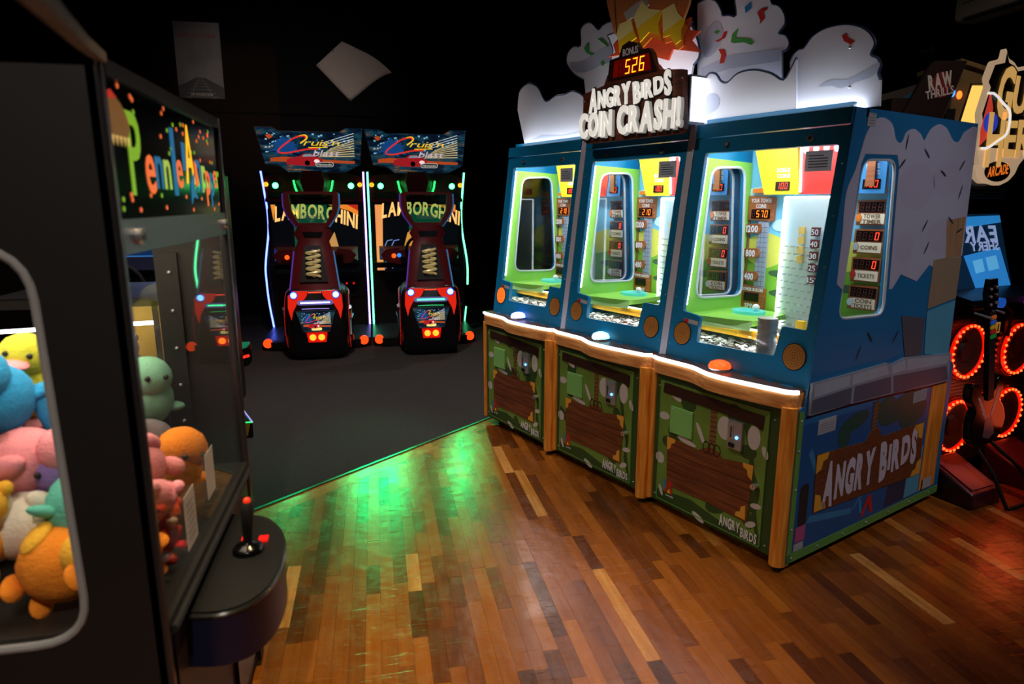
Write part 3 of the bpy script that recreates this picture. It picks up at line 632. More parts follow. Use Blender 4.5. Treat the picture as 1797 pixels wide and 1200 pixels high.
        m.build('lettering', mat('letter_brown', (120, 92, 70), .5), a)
        MB().prism(ell(.668, z1-.075, .013, .017, 12), 0, .008, FR(yb-.03)).build('icon', (ORANGEP, COINP, RED, WHITE)[k], a)
    MB().prism([(.655, 1.59), (.785, 1.59), (.785, 1.62), (.655, 1.62)], 0, .03, FR(yb)).build('timber_block', ORANGEP, T)
    MB().prism([(.71, 1.62), (.75, 1.62), (.745, 1.82), (.715, 1.82)], 0, .01, FR(yb-.08)).build('timber_post', SIGNW, T)
    # clear peg board with a lit left edge
    PB = MB().add([(.30, .585, .93), (.64, .48, .93), (.64, .48, 1.575), (.30, .585, 1.575), (.302, .592, .93), (.642, .487, .93), (.642, .487, 1.575), (.302, .592, 1.575)], [(0, 1, 2, 3), (4, 7, 6, 5), (0, 4, 5, 1), (1, 5, 6, 2), (2, 6, 7, 3), (3, 7, 4, 0)]).build('peg_board', glass('peg_acrylic', (238, 246, 246), refl=.09, rough=.12, haze=.42), T)
    m = MB(); dx = Vector((.34, -.105, 0)).normalized(); nn = Vector((-.295, -.955, 0))
    for r in range(12):
        for c in range(7):
            p = Vector((.32, .578, .97+.034*r))+dx*(.045*c+(.022 if r % 2 else 0)); m.cyl(p, p+nn*.022, .0035, n=6)
    m.build('pegs', CHROME, PB, kind='stuff')
    MB().tube([(.298, .58, 1.575), (.298, .58, 1.02), (.335, .57, .97), (.335, .57, .93)], .006, 6).build('edge_light', LEDW, PB)
    MB().tube([(.298, .58, 1.576), (.642, .474, 1.576)], .004, 6).build('top_light', LEDW, PB)
    m = MB()
    for k in range(5): m.box(.50+.0, .54, .50, .512, 1.40-.055*k, 1.44-.055*k)
    m.build('multiplier_tiles', mat('tile_maroon', (96, 40, 44), .5), PB, kind='stuff')
    m = MB()
    for k, s_ in enumerate(('50', '40', '30', '25', '15')): text(m, s_, .026, FR(.498, .52, 1.42-.055*k), width=.034)
    m.build('lettering', WHITE, PB)
    m = MB()
    for k in range(4): m.box(.42, .45, .525, .535, 1.27+.045*k, 1.305+.045*k)
    m.build('yellow_tiles', mat('tile_yellow', (214, 180, 90), .5), PB, kind='stuff')
    MB().box(.36, .70, .42, .53, .93, .962).build('prize_tray', STEEL, T)
    MB().box(.50, .54, .44, .47, .962, 1.01).build('yellow_block', YEL, T)
    # playfield: lime shelf, yellow rail, glass divider, coins
    G = MB().prism([(.063, .17), (.30, .22), (.40, .26), (.40, .34), (.36, .58), (.063, .60)], .985, 1.01).build('lime_shelf', LIME, T)
    MB().add([(.063, .16, .965), (.40, .24, .965), (.40, .26, 1.01), (.063, .17, 1.01), (.063, .18, .965), (.40, .28, .965)], [(0, 1, 2, 3), (0, 4, 5, 1)]).build('sloped_lip', mat('pale_lime', (178, 228, 140), .4), G)
    MB().prism(ell(.24, .44, .085, .07, 24), 1.01, 1.026).build('spinner_disc', mat('spinner_teal', (90, 210, 200), .2, emit=.25), T)
    MB().ball((.28, .44, 1.044), .018, 12).build('white_ball', WHITE, T)
    MB().box(.063, .56, .262, .285, .925, .965).build('yellow_rail', mat('yellow_rail', (246, 182, 40), .45), T)
    MB().box(.063, .79, .09, .61, .86, .88).build('coin_deck', mat('deck_grey', (92, 92, 92), .4, .6), T)
    MB().box(.06, .36, .20, .204, .88, .965).build('glass_divider', ACRY, T)
    MB().box(.063, .79, .35, .61, .88, .925).build('pusher_block', STEEL, T)
    # interior lamps
    MB().tube([(.08, .255, .972), (.54, .255, .972)], .004, 6).build('deck_fill_tube', LEDW, T)  # tube and lamp added to brighten the coin bed
    lamp('deck_fill', 'AREA', (.40, .235, .955), .5, (.95, .97, 1), None, .6, .02, parent=T).rotation_euler = (math.radians(-25), 0, 0)
    MB().box(.12, .74, .28, .30, 1.865, 1.875).build('ceiling_tube', LEDW, T)
    MB().box(.10, .76, .115, .125, 1.02, 1.03) if 0 else None
    MB().tube([(.095, hy(1.05)+.04, 1.06), (.095, hy(1.75)+.04, 1.76)], .005, 6).build('window_light', LEDW, T)
    MB().tube([(.782, hy(1.05)+.05, 1.06), (.782, hy(1.75)+.05, 1.76)], .004, 6).build('window_light', LEDW, T)
    lamp('diorama_lamp', 'AREA', (.43, .33, 1.86), 5.0, (.9, .97, 1), (.43, .38, 0), .62, .2, parent=T).rotation_euler = (math.radians(14), 0, 0)
    return T
def _ring(cx, cz, rx, rz, M, z):
    o = ell(cx, cz, rx, rz, 14); n_ = ell(cx, cz, rx*.8, rz*.8, 14); vs = [tuple(M @ Vector((x, y, z))) for x, y in o+n_]
    return vs, [(k, (k+1) % 14, 14+(k+1) % 14, 14+k) for k in range(14)]
BT = [mat('button_lavender', (190, 190, 255), .3, emit=3.0, ecol=(150, 160, 255)), mat('button_aqua', (190, 240, 240), .3, emit=2.4, ecol=(150, 225, 235)), mat('button_orange', (255, 90, 30), .3, emit=2.2, ecol=(255, 70, 18))]
U0 = (-.81, .005, .82)
M1 = coin_machine(0, 'coin pusher with lavender dome button, farthest of the row, beside the racing cabinets', '210', BT[0], U0[0])
M2 = coin_machine(1, 'coin pusher with pale aqua dome button under the big lit sign, middle of the row', '210', BT[1], U0[1])
M3 = coin_machine(2, 'coin pusher with orange-red dome button and printed blue side, nearest of the row', '570', BT[2], U0[2])
# coins lying on the decks, and a tall coin tower
for i, T in enumerate((M1, M2, M3)):
    m = MB(); rr = random.Random(50+i)
    for k in range(520):
        x_, y_ = rr.uniform(.075, .78), rr.uniform(.105, .34); z_ = .881+rr.random()*.018+.02*max(0, (y_-.1))
        M_ = Matrix.Translation((x_, y_, z_)) @ Matrix.Rotation(rr.uniform(-.5, .5), 4, 'X') @ Matrix.Rotation(rr.uniform(-.5, .5), 4, 'Y')
        m.prism(ell(0, 0, .0125, .0125, 8), -.001, .001, M_)
    o = m.build('coin_bed', COINM); o.location = T.location; o.rotation_euler = T.rotation_euler
    tag(o, ['loose silver coins on the deck of the farthest coin pusher', 'loose silver coins on the deck of the middle coin pusher', 'loose silver coins around the tower in the nearest coin pusher'][i], None, None, 'stuff')
m = MB(); rr = random.Random(5)
for k in range(48): m.prism(ell(.55+rr.uniform(-.002, .002), .16+rr.uniform(-.002, .002), .042, .042, 18), .885+.0036*k, .8882+.0036*k)
o = m.build('coin_tower', COINM); o.location = M3.location; o.rotation_euler = M3.rotation_euler; tag(o, 'tall neat tower of stacked silver coins behind the nearest machine glass', 'coins')

# --- topper boards
def cloud(T, pts, y, name='cloud_board', screws=()):
    b = MB().prism(smoothpoly(pts[1:-1], 3, False)+[pts[-1], pts[0]], 0, .012, FR(y+.012)).build(name, CLOUDM, T)
    cx = sum(p[0] for p in pts)/len(pts); cz = sum(p[1] for p in pts)/len(pts)
    MB().tube([(a, y+.004, c) for a, c in smoothpoly(pts[1:-1], 3, False)], .006, 6).build('outline', CLOUDE, b)
    for q in screws: MB().ball((q[0], y, q[1]), .006, 8).build('screw', CHROME, b)
    return b
cA = cloud(M1, CLOUD_A, .30); MB().flat([(.12, 1.95), (.3, 1.985), (.5, 1.965), (.75, 1.98), (.75, 1.92), (.12, 1.92)], 0, FR(.299)).build('cloud_shade_print', CLOUDS, cA)
cB = cloud(M2, CLOUD_B, .36); MB().flat(smoothpoly([(-.32, 2.40), (-.2, 2.39), (-.05, 2.42), (.1, 2.45), (.15, 2.35), (0, 2.34), (-.15, 2.32), (-.26, 2.34)], 3), 0, FR(.359)).build('cloud_shade_print', CLOUDS, cB)
for p, mt in CURLS2: MB().flat(p, 0, FR(.3575)).build('streamer_print', mt, cB)
cC = cloud(M2, CLOUD_C, .29)
br = MB().prism(BARREL, 0, .014, FR(.254)).build('barrel_board', mat('barrel_orange', (232, 150, 84), .5, var=.08), M2)
m = MB()
for a in (.2, .68): m.flat([(a, 2.70), (a+.006, 2.70), (a+.046*(1 if a < .5 else -.5), 2.43), (a+.04*(1 if a < .5 else -.5), 2.43)], 0, FR(.2395))
m.build('barrel_lines', BOARDD, br, kind='stuff')
rb = MB().prism(RIBBON, 0, .006, FR(.225)).build('ribbon_board', WHITE, M2)
bu = MB().prism(BURST, 0, .012, FR(.212)).build('burst_board', mat('burst_red', (214, 74, 34), .5, var=.12), M2)
m = MB()
for s_ in STARS: m.prism([(a+.012, c-.028) for a, c in s_], 0, .008, FR(.2))
m.build('star_sides', mat('star_orange', (220, 120, 24), .5), bu)
for s_ in STARS:
    st = MB().prism(s_, 0, .006, FR(.192)).build('star', mat('star_yellow', (250, 206, 30), .45, var=.1), bu)
    zm = sum(p[1] for p in s_)/len(s_); up = clip(s_, lambda q: q[1]-zm-.3*(q[0]-s_[0][0])+.02)
    if len(up) > 2: MB().flat(up, 0, FR(.1855)).build('star_highlight', mat('star_pale', (250, 236, 150), .45), st)
# lit name sign in front, with the bonus counter
sg = MB().prism(SIGN, 0, .035, FR(.155)).build('name_sign', wood('sign_brown', (74, 30, 12), (118, 56, 26), .5, axis=0), M2)
m = MB()
for z_ in (1.95, 2.02, 2.1): m.flat([(.13, z_), (.84, z_-.004), (.84, z_), (.13, z_+.004)], 0, FR(.1195))
m.build('plank_lines', BOARDD, sg)
for q in ((.13, 2.10), (.835, 2.12), (.835, 1.9), (.14, 1.885)): MB().ball((q[0], .119, q[1]), .005, 8).build('screw', CHROME, sg)
LIT = mat('lit_letters', (245, 242, 235), .5, emit=.55, ecol=(255, 250, 240), var=.04)
LITB = mat('letter_backing', (20, 30, 34), .5)
for nm, mt, b, th, yy in (('letter_backing', LITB, .085, .006, .12), ('lit_letters', LIT, .035, .012, .116)):
    m = MB()
    text(m, 'ANGRY', .098, axes((.340, yy, 2.098), (1, 0, .02), (0, 0, 1)), width=.315+(.02 if b > .1 else 0), bold=b, jit=.09, thick=th, seed=3, hs=[1.25, .9, .9, .9, 1.05], gap=.16-b*1.8)
    text(m, 'BIRDS', .088, axes((.648, yy, 2.106), (1, 0, .08), (0, 0, 1)), width=.252+(.02 if b > .1 else 0), bold=b, jit=.09, thick=th, seed=6, hs=[1.1, .9, .95, .95, 1.3], gap=.16-b*1.8)
    m.build(nm, mt, sg)
CRB = mat('crash_side', (150, 150, 150), .5, emit=.25, ecol=(220, 215, 205))
for nm, mt, b, th, yy, dx in (('letter_backing', LITB, .095, .006, .118, .006), ('letter_sides', CRB, .05, .012, .113, .010), ('lit_letters', LIT, .04, .012, .104, 0)):
    m = MB()
    text(m, 'COIN', .125, axes((.245+dx, yy, 1.968-dx*.5), (1, 0, .0), (0, 0, 1)), width=.262, bold=b, jit=.05, thick=th, seed=11, gap=.18-b*1.8, hs=[1, .95, 1, 1.05])
    text(m, 'CRASH!', .132, axes((.638+dx, yy, 1.972-dx*.5), (1, 0, .0), (0, 0, 1)), width=.43, bold=b, jit=.05, thick=th, seed=12, gap=.18-b*1.8)
    m.build(nm, mt, sg)
bo = MB().prism(BONUS, 0, .03, FR(.145)).build('bonus_counter', mat('bonus_brown', (40, 14, 10), .45), M2)
text(MB(), 'BONUS', .035, FR(.1145, .485, 2.30), width=.11, bold=.01).build('lettering', mat('bonus_letters', (150, 140, 140), .5, emit=.15, ecol=(200, 190, 190)), bo)
MB().prism([(.36, 2.188), (.635, 2.188), (.615, 2.268), (.37, 2.268)], 0, .002, FR(.115)).build('display', mat('bonus_display', (44, 4, 2), .3, emit=.5, ecol=(120, 6, 0)), bo)
on, of = MB(), MB(); segdigits(on, of, ' 526', .07, FR(.1125, .50, 2.227)); on.build('lit_digits', glow('bonus_digits', (255, 140, 20), 3.2), bo); of.build('dark_digits', SEGOFF, bo)
bx_ = MB().box(.80, .85, .16, .30, 1.915, 2.14).build('light_box', ALU, M2); MB().box(.848, .853, .17, .29, 1.93, 2.13).build('lit_side', glow('box_white', (235, 240, 255), 3), bx_)
MB().box(.14, .80, .165, .19, 1.915, 2.0).build('sign_mount', ALU, M2)
MB().tube([(.18, .172, 2.12), (.80, .172, 2.12)], .006, 6).build('board_light', LEDW, M2)
lamp('burst_lamp', 'AREA', (.48, .165, 2.14), .5, (.95, .97, 1), None, .6, .02, parent=M2).rotation_euler = (math.radians(180-25), 0, 0)
cD = cloud(M3, CLOUD_D, .34)
for p, mt in CURLS3: MB().flat(p, 0, FR(.3375)).build('streamer_print', mt, cD)
MB().flat(smoothpoly([(-.05, 2.36), (.02, 2.4), (.06, 2.33), (.02, 2.26), (-.05, 2.25)], 3), 0, FR(.3385)).build('cloud_shade_print', CLOUDS, cD)
MB().flat([(-.06, 2.2), (.1, 2.23), (.38, 2.21), (.38, 2.16), (.1, 2.17), (-.06, 2.15)], 0, FR(.3385)).build('cloud_shade_print', CLOUDS, cD)
cF = cloud(M3, CLOUD_F, .27)
MB().flat(smoothpoly([(.0, 2.0), (.06, 2.06), (.12, 2.03), (.1, 1.98), (.02, 1.96)], 3), 0, FR(.2685)).build('cloud_shade_print', CLOUDS, cF)
cE = cloud(M3, CLOUD_E, .30, screws=((.72, 2.15), (.735, 2.0), (.74, 1.94)))
MB().flat(CURL8, 0, FR(.2985)).build('streamer_print', RED, cE)
MB().flat(smoothpoly([(.60, 2.02), (.66, 2.04), (.72, 2.03), (.78, 2.05), (.845, 2.075), (.83, 2.03), (.76, 2.015), (.70, 2.0), (.66, 2.015)], 3), 0, FR(.2985)).build('cloud_shade_print', CLOUDS, cE)
for T, x0, x1 in ((M1, .1, .76), (M2, .12, .78), (M3, .0, .8)):
    MB().box(max(.08, x0), x1, .272, .29, 1.912, 1.928).build('board_light', LEDW, T)
    lamp('board_lamp', 'AREA', ((x0+x1)/2, .20, 1.93), .35, (.9, .95, 1), None, x1-x0, .02, parent=T).rotation_euler = (math.radians(180-28), 0, 0)

# --- printed right side of the nearest machine
XS = .816
sp = MB().prism(SIDEP, 0, .006, SD(XS-.002), holes=[WINR]).build('side_panel', SIDEBLUE, M3)
q0 = XS+.0045
top = [(.205, 1.43), (.201, 1.585), (.249, 1.673), (.281, 1.76), (.303, 1.815), (.35, 1.867), (.415, 1.884), (.489, 1.863), (.53, 1.805), (.577, 1.796), (.605, 1.838), (.666, 1.855), (.729, 1.836), (.764, 1.814), (.803, 1.859), (.877, 1.887), (.954, 1.872), (1.021, 1.827), (1.077, 1.824), (1.12, 1.867), (1.203, 1.897)]
MB().prism(smoothpoly(top, 3, False)+[(1.25, 1.895), (1.268, 1.30), (1.1, 1.22), (.95, 1.27), (.85, 1.2), (.7, 1.24), (.64, 1.18), (.612, 1.18), (.578, 1.70), (.555, 1.745), (.31, 1.74), (.288, 1.70), (.252, 1.20), (.20, 1.23)], 0, .001, SD(q0)).build('cloud_print', SIDECLOUD, sp)
m = MB(); rr = random.Random(2)
for cx, cz, a, b in ((.75, 1.62, .16, .1), (1.02, 1.66, .14, .08), (.7, 1.36, .08, .07), (1.05, 1.4, .16, .08)): MB().flat(ell(cx, cz, a, b, 18), .0013, SD(q0)).build('cloud_tint_print', mat('cloud_tint', (176, 170, 192), .5, var=.05), sp)
m = MB()
for cx, cz, ro in ((.62, 1.80, 1.4), (.80, 1.76, -.6), (.6, 1.71, .7), (.97, 1.68, -.4), (1.14, 1.72, .8), (1.16, 1.60, 1.2), (1.10, 1.47, -.5), (.86, 1.45, .9), (.50, .98, -.8), (.72, .96, .9), (.42, .92, 1.1), (.9, 1.35, 1.0), (1.2, 1.42, .3)): MB().flat(ell(cx, cz, .035, .006, 8, ro), .002, SD(q0)).build('feather_print', mat('feather_dark', (44, 56, 66), .5), sp)
m = MB().flat([(1.06, 1.47), (1.25, 1.486), (1.25, 1.295), (1.10, 1.295)], .0018, SD(q0)); m.build('timber_print', wood('side_timber', (150, 112, 80), (176, 138, 102), .5), sp)
MB().flat([(.75, 1.05), (.97, 1.02), (.98, .84), (.83, .84)], .0018, SD(q0)).build('trunk_print', mat('trunk_print', (84, 84, 92), .5, var=.12), sp)
MB().flat([(.985, 1.05), (1.262, 1.08), (1.268, .80), (1.01, .84)], .0018, SD(q0)).build('ice_print', ICE, sp)
m = MB().flat([(.985, 1.29), (1.1, 1.295), (1.265, 1.29), (1.262, 1.09), (.985, 1.06)], .0016, SD(q0)); m.build('sand_print', mat('sand_print', (150, 128, 104), .5, var=.1), sp)
MB().flat([(.06, .66), (1.13, .64), (1.13, .09), (.06, .09)], .0006, SD(q0)).build('deep_blue_print', SIDEDEEP, sp)
m = MB().flat([(.78, .44), (.92, .43), (1.0, .2), (.985, .1), (.80, .1), (.82, .2)], .0012, SD(q0)); m.build('trunk_print', mat('trunk_navy', (44, 52, 76), .5), sp)
MB().flat([(.99, .1), (1.13, .1), (1.13, .35), (1.0, .36)], .0014, SD(q0)).build('ice_print', ICE, sp)
m = MB()
for cx, cz, a, b in ((.86, .60, .2, .06), (.98, .55, .13, .07), (.45, .60, .12, .04), (.38, .55, .05, .06), (.70, .62, .1, .05)): MB().flat(ell(cx, cz, a, b, 14, .2), .0014+.001*cx*.1, SD(q0)).build('foliage_print', mat('foliage_teal', (28, 74, 64), .5, var=.2), sp)
m = MB()
for p0, p1 in (((.12, .52), (.25, .30)), ((.15, .2), (.5, .15)), ((.5, .15), (.62, .24))): m.flat([p0, p1, (p1[0], p1[1]+.03), (p0[0]+.02, p0[1]+.03)], .0013, SD(q0))
m.build('sheen_print', mat('blue_light_print', (52, 124, 172), .5), sp)
sn = MB().prism([(.082, .835), (.36, .838), (.655, .845), (.70, .832), (.81, .848), (1.272, .812), (1.285, .669), (1.163, .671), (.725, .689), (.391, .699), (.078, .700)], .001, .012, SD(q0)).build('stone_ledge', STONE, sp)
m = MB()
for p in ([(.09, .83), (.36, .832), (.355, .785), (.10, .775)], [(.375, .832), (.65, .838), (.68, .79), (.38, .785)], [(.70, .825), (.81, .84), (.83, .79), (.70, .785)], [(.83, .84), (1.26, .806), (1.24, .765), (.84, .785)]): m.flat(p, .0126, SD(q0))
m.build('stone_faces', STONEL, sn); m = MB()
for p in ([(.09, .765), (.38, .775), (.38, .70), (.085, .705)], [(.40, .775), (.70, .775), (.72, .695), (.40, .702)], [(.72, .775), (1.24, .752), (1.275, .675), (.74, .69)]): m.flat(p, .0124, SD(q0))
m.build('stone_shadow_print', STONED, sn)
bd = MB().prism([(.176, .508), (.56, .488), (.60, .53), (.66, .54), (.70, .485), (1.097, .481), (1.122, .202), (.19, .238)], .001, .004, SD(q0)).build('board_print', BOARD, sp)
m = MB()
for z_ in (.3, .42): m.flat([(.19, z_), (1.1, z_-.02), (1.1, z_-.017), (.19, z_+.003)], .0043, SD(q0))
m.build('board_lines', BOARDD, bd); m = MB()
for cx, cz, dx, dz in ((.18, .504, 1, -1), (1.098, .479, -1, -1), (1.118, .204, -1, 1), (.193, .24, 1, 1)): MB().flat([(cx, cz), (cx+dx*.09, cz), (cx+dx*.08, cz+dz*.03), (cx+dx*.05, cz+dz*.035), (cx+dx*.04, cz+dz*.07), (cx, cz+dz*.085)], .0046, SD(q0)).build('gold_corner_print', GOLD, bd)
m = MB().flat([(.60, .67), (.645, .67), (.645, .52), (.60, .52)], .002, SD(q0)); m.build('rope_print', ROPE, sp)
m = MB()
for k in range(7): m.flat([(.6, .54+.02*k), (.645, .545+.02*k), (.645, .548+.02*k), (.6, .543+.02*k)], .0024, SD(q0))
m.build('rope_lines', INK, sp)
m = text(MB(), 'ANGRY', .155, axes((q0+.004, .455, .355), (0, 1, 0), (0, 0, 1)), width=.41, bold=.06, jit=.09, seed=3, hs=[1.25, .95, .95, .95, 1.05], gap=.09)
text(m, 'BIRDS', .15, axes((q0+.004, .88, .37), (0, 1, .06), (0, 0, 1)), width=.345, bold=.06, jit=.09, seed=6, hs=[1.15, .9, .95, .95, 1.2], gap=.09)
m.build('lettering', mat('letter_lilac', (196, 190, 200), .5), sp)
for (a, b, c, d) in ((.30, .36, 1.845, 1.895), (.17, .30, .595, .66), (.96, 1.09, .60, .655)):
    st = MB().box(XS+.004, XS+.0065, a, b, c, d).build('notice_sticker', GREYP, sp); m = MB()
    for k in range(4): m.flat([(a+.01, c+.01+.011*k), (b-.01, c+.01+.011*k), (b-.01, c+.013+.011*k), (a+.01, c+.013+.011*k)], 0, SD(XS+.0069))
    m.build('notice_lines', STEEL if 0 else mat('grey_ink', (110, 110, 112), .6), st)
MB().box(XS, XS+.006, 1.14, 1.30, .10, .66).build('rear_post', WOODP, sp)
m = MB().box(XS, XS+.006, .03, 1.35, .045, .085); m.box(XS, XS+.006, .03, .06, .045, .72); gr = m.build('green_edging', LEAFL, sp)
for a in (.06, .25, .45, .65, .85, 1.05, 1.25): MB().ball((XS+.006, a, .065), .006, 8).build('screw', STEEL, gr)
for c in (.2, .38, .55, .68): MB().ball((XS+.006, .045, c), .006, 8).build('screw', STEEL, gr)
MB().flat(rrect(.085, .145, .20, .39, .02), .002, SD(q0)).build('slot_print', mat('slot_dark', (38, 38, 40), .5), sp)
MB().flat([(.075, .13), (.145, .13), (.145, .2), (.075, .2)], .0022, SD(q0)).build('pink_label', mat('label_pink', (180, 80, 130), .5), sp)
MB().flat([(.07, .09), (.14, .09), (.14, .125), (.07, .125)], .0022, SD(q0)).build('white_label', GREYP, sp)
st = MB().flat([(1.16, .105), (1.25, .105), (1.25, .165), (1.16, .165)], .0085, SD(q0)).build('white_label', GREYP, sp)
MB().flat([(.56, .20), (.585, .20), (.60, .13), (.575, .13)], .002, SD(q0)).build('mark_blue', BLUEP, sp)
MB().flat([(.585, .11), (.64, .205), (.668, .205), (.695, .11), (.67, .11), (.65, .165), (.61, .11)], .0024, SD(q0)).build('mark_red', RED, sp)

# ------------------------------------------------------------------ racing cabinets
REDP = mat('dark_red_plastic', (98, 26, 30), .35, var=.05); SEATB = mat('pod_black', (16, 15, 17), .3); CABB = mat('cabinet_black', (13, 13, 15), .4)
PURP = mat('purple_reflection', (120, 80, 190), .3, emit=.18, ecol=(110, 70, 220)); AQUA = mat('blue_reflection', (80, 150, 200), .3, emit=.22, ecol=(70, 150, 220))  # reflected strip light on the seat edges, put in as faint glow
DECK = mat('deck_plate', (110, 116, 122), .35, .9, bump=.6, bscale=30)
def em(name, rgb, s): return mat(name, rgb, .35, emit=s, ecol=rgb, var=.1, scale=20)
def ribbon(mb, pts, r, M): return mb.tube([tuple(M @ Vector((x, y, 0))) for x, y in smoothpoly(pts, 5, False)], r, 6)
def race_art(parent, M, W, H, k=1.0, big=True):
    """backlit night-street picture with the game's name, W x H around M's origin"""
    P = lambda pts: [(x*W, y*H) for x, y in pts]
    L = lambda n, c, s: em(n, c, s*k)
    sp = [(0, 0)]; pts = []; rr = random.Random(4)
    for a in range(26):
        t = 2*PI*a/26; r = .17 if a % 2 else .11; r *= rr.uniform(.75, 1.25); pts.append((-.26+r*math.cos(t)*1.0, .08+r*math.sin(t)*1.5))
    MB().flat(P(pts), .0006, M).build('splash_print', L('art_blue', (28, 92, 170), .5), parent)
    m = MB()
    for i in range(7):
        y0 = -.28+.07*i; x0 = .08+.02*i; m.flat(P([(x0, y0*.5-.06), (.46, y0+.10), (.46, y0+.13), (x0, y0*.5-.045)]), .0004+.0001*i, M)
    m.build('light_streak_print', L('art_streak', (225, 205, 150), .7), parent, kind='stuff')
    m = MB()
    for i in range(3): m.flat(P([(.12, .05+.06*i), (.46, .30+.07*i), (.46, .315+.07*i), (.12, .06+.06*i)]), .0005, M)
    m.build('white_streak_print', L('art_white', (235, 240, 250), .9), parent, kind='stuff')
    m = MB()
    for i in range(46):
        x, y = rr.uniform(-.46, -.2) if i < 26 else rr.uniform(.0, .45), rr.uniform(-.1, .42); q = rr.uniform(.004, .011); m.flat(P([(x-q, y-q*2), (x+q, y-q*2), (x+q, y+q*2), (x-q, y+q*2)]), .0003, M)
    m.build('city_light_print', L('art_city', (150, 205, 235), .8), parent, kind='stuff')
    MB().flat(P([(-.42, -.24), (-.30, -.20), (-.05, -.22), (.2, -.28), (.46, -.30), (.46, -.37), (.2, -.36), (-.42, -.33)]), .0005, M).build('road_streak_print', L('art_orange', (220, 90, 40), .6), parent)
    c = MB().flat(P([(-.26, -.40), (-.25, -.27), (-.20, -.22), (-.13, -.20), (-.08, -.12), (.0, -.11), (.06, -.19), (.11, -.24), (.125, -.33), (.10, -.40), (.0, -.44), (-.1, -.44)]), .0010, M).build('car_print', L('art_red', (196, 36, 44), .6), parent)
    MB().flat(P([(-.07, -.13), (.0, -.125), (.04, -.185), (-.09, -.195)]), .0016, M).build('windscreen_print', L('art_glass', (170, 190, 205), .5), c)
    MB().flat([(x-.04*W, y-.36*H) for x, y in ell(0, 0, .028*W, .07*H, 14)], .0016, M).build('wheel_print', INK, c)
    MB().flat([(x+.06*W, y-.31*H) for x, y in ell(0, 0, .03*W, .05*H, 12)], .0016, M).build('headlamp_print', L('art_head', (255, 225, 225), 1.0), c)
    M2_ = M @ Matrix.Translation((0, 0, .003))
    m = MB(); ribbon(m, P([(-.04, .30), (-.06, .36), (-.16, .30), (-.30, .05), (-.33, -.08), (-.24, -.10), (-.05, .0), (.08, .02)]), .008*W, M2_); m.build('script_initial', L('art_red2', (230, 50, 40), .9), parent)
    m = MB(); ribbon(m, P([(-.12, .34), (-.05, .38), (-.03, .30), (-.10, .16)]), .007*W, M2_); ribbon(m, P([(-.02, .05), (.1, .06), (.18, .06)]), .004*W, M2_)
    text(m, "ruis'n", .17*H, M2_ @ Matrix.Translation((.13*W, .19*H, 0)), width=.36*W, bold=-.004, slant=.55, jit=.07)
    m.build('script_lettering', L('art_yellow', (255, 205, 30), 1.0), parent)
    text(MB(), 'blast', .17*H, M2_ @ Matrix.Translation((.17*W, -.09*H, 0)), width=.27*W, bold=.0, slant=.4).build('lettering', L('art_pale', (225, 205, 215), .8), parent)
    if big:
        b = MB().flat([(x+.14*W, y-.40*H) for x, y in rrect(-.095*W, .095*W, -.065*H, .065*H, .06*H)], .0012, M).build('name_badge', L('art_badge', (225, 222, 215), .7), parent)
        MB().flat([(x+.14*W, y-.40*H) for x, y in rrect(-.088*W, .088*W, -.05*H, .05*H, .048*H)], .0016, M).build('badge_field', INK, b)
        text(MB(), 'Nintendo', .06*H, M2_ @ Matrix.Translation((.14*W, -.40*H, 0)), width=.15*W, bold=.015).build('lettering', L('art_badge', (225, 222, 215), .7), b)
        MB().flat(P([(-.455, .36), (-.41, .40), (-.38, .32), (-.42, .26)]), .001, M).build('flag_print', L('art_orange', (220, 90, 40), .6), parent)
def night_mat():
    if 'night_street' in MATS: return MATS['night_street']
    m = mat('night_street', (20, 26, 40), .25); nt = m.node_tree; b = nt.nodes['Principled BSDF']
    tc = N(nt, 'ShaderNodeTexCoord'); mp = N(nt, 'ShaderNodeMapping'); mp.inputs['Scale'].default_value = (3, 1, 11); mp.inputs['Rotation'].default_value = (0, .35, 0)
    nt.links.new(tc.outputs['Object'], mp.inputs['Vector'])
    n1 = N(nt, 'ShaderNodeTexNoise', Scale=1.6, Detail=7.0, Roughness=.66); nt.links.new(mp.outputs[0], n1.inputs['Vector'])
    r = N(nt, 'ShaderNodeValToRGB'); e = r.color_ramp.elements
    e[0].position = .36; e[0].color = lin(4, 8, 16); e[1].position = .82; e[1].color = lin(250, 225, 190)
    for p, c in ((.48, (12, 30, 52)), (.56, (24, 74, 92)), (.62, (60, 60, 60)), (.70, (190, 120, 70))): q = e.new(p); q.color = lin(*c)
    nt.links.new(n1.outputs['Fac'], r.inputs[0]); nt.links.new(r.outputs[0], b.inputs['Emission Color']); b.inputs['Emission Strength'].default_value = .7
    return m
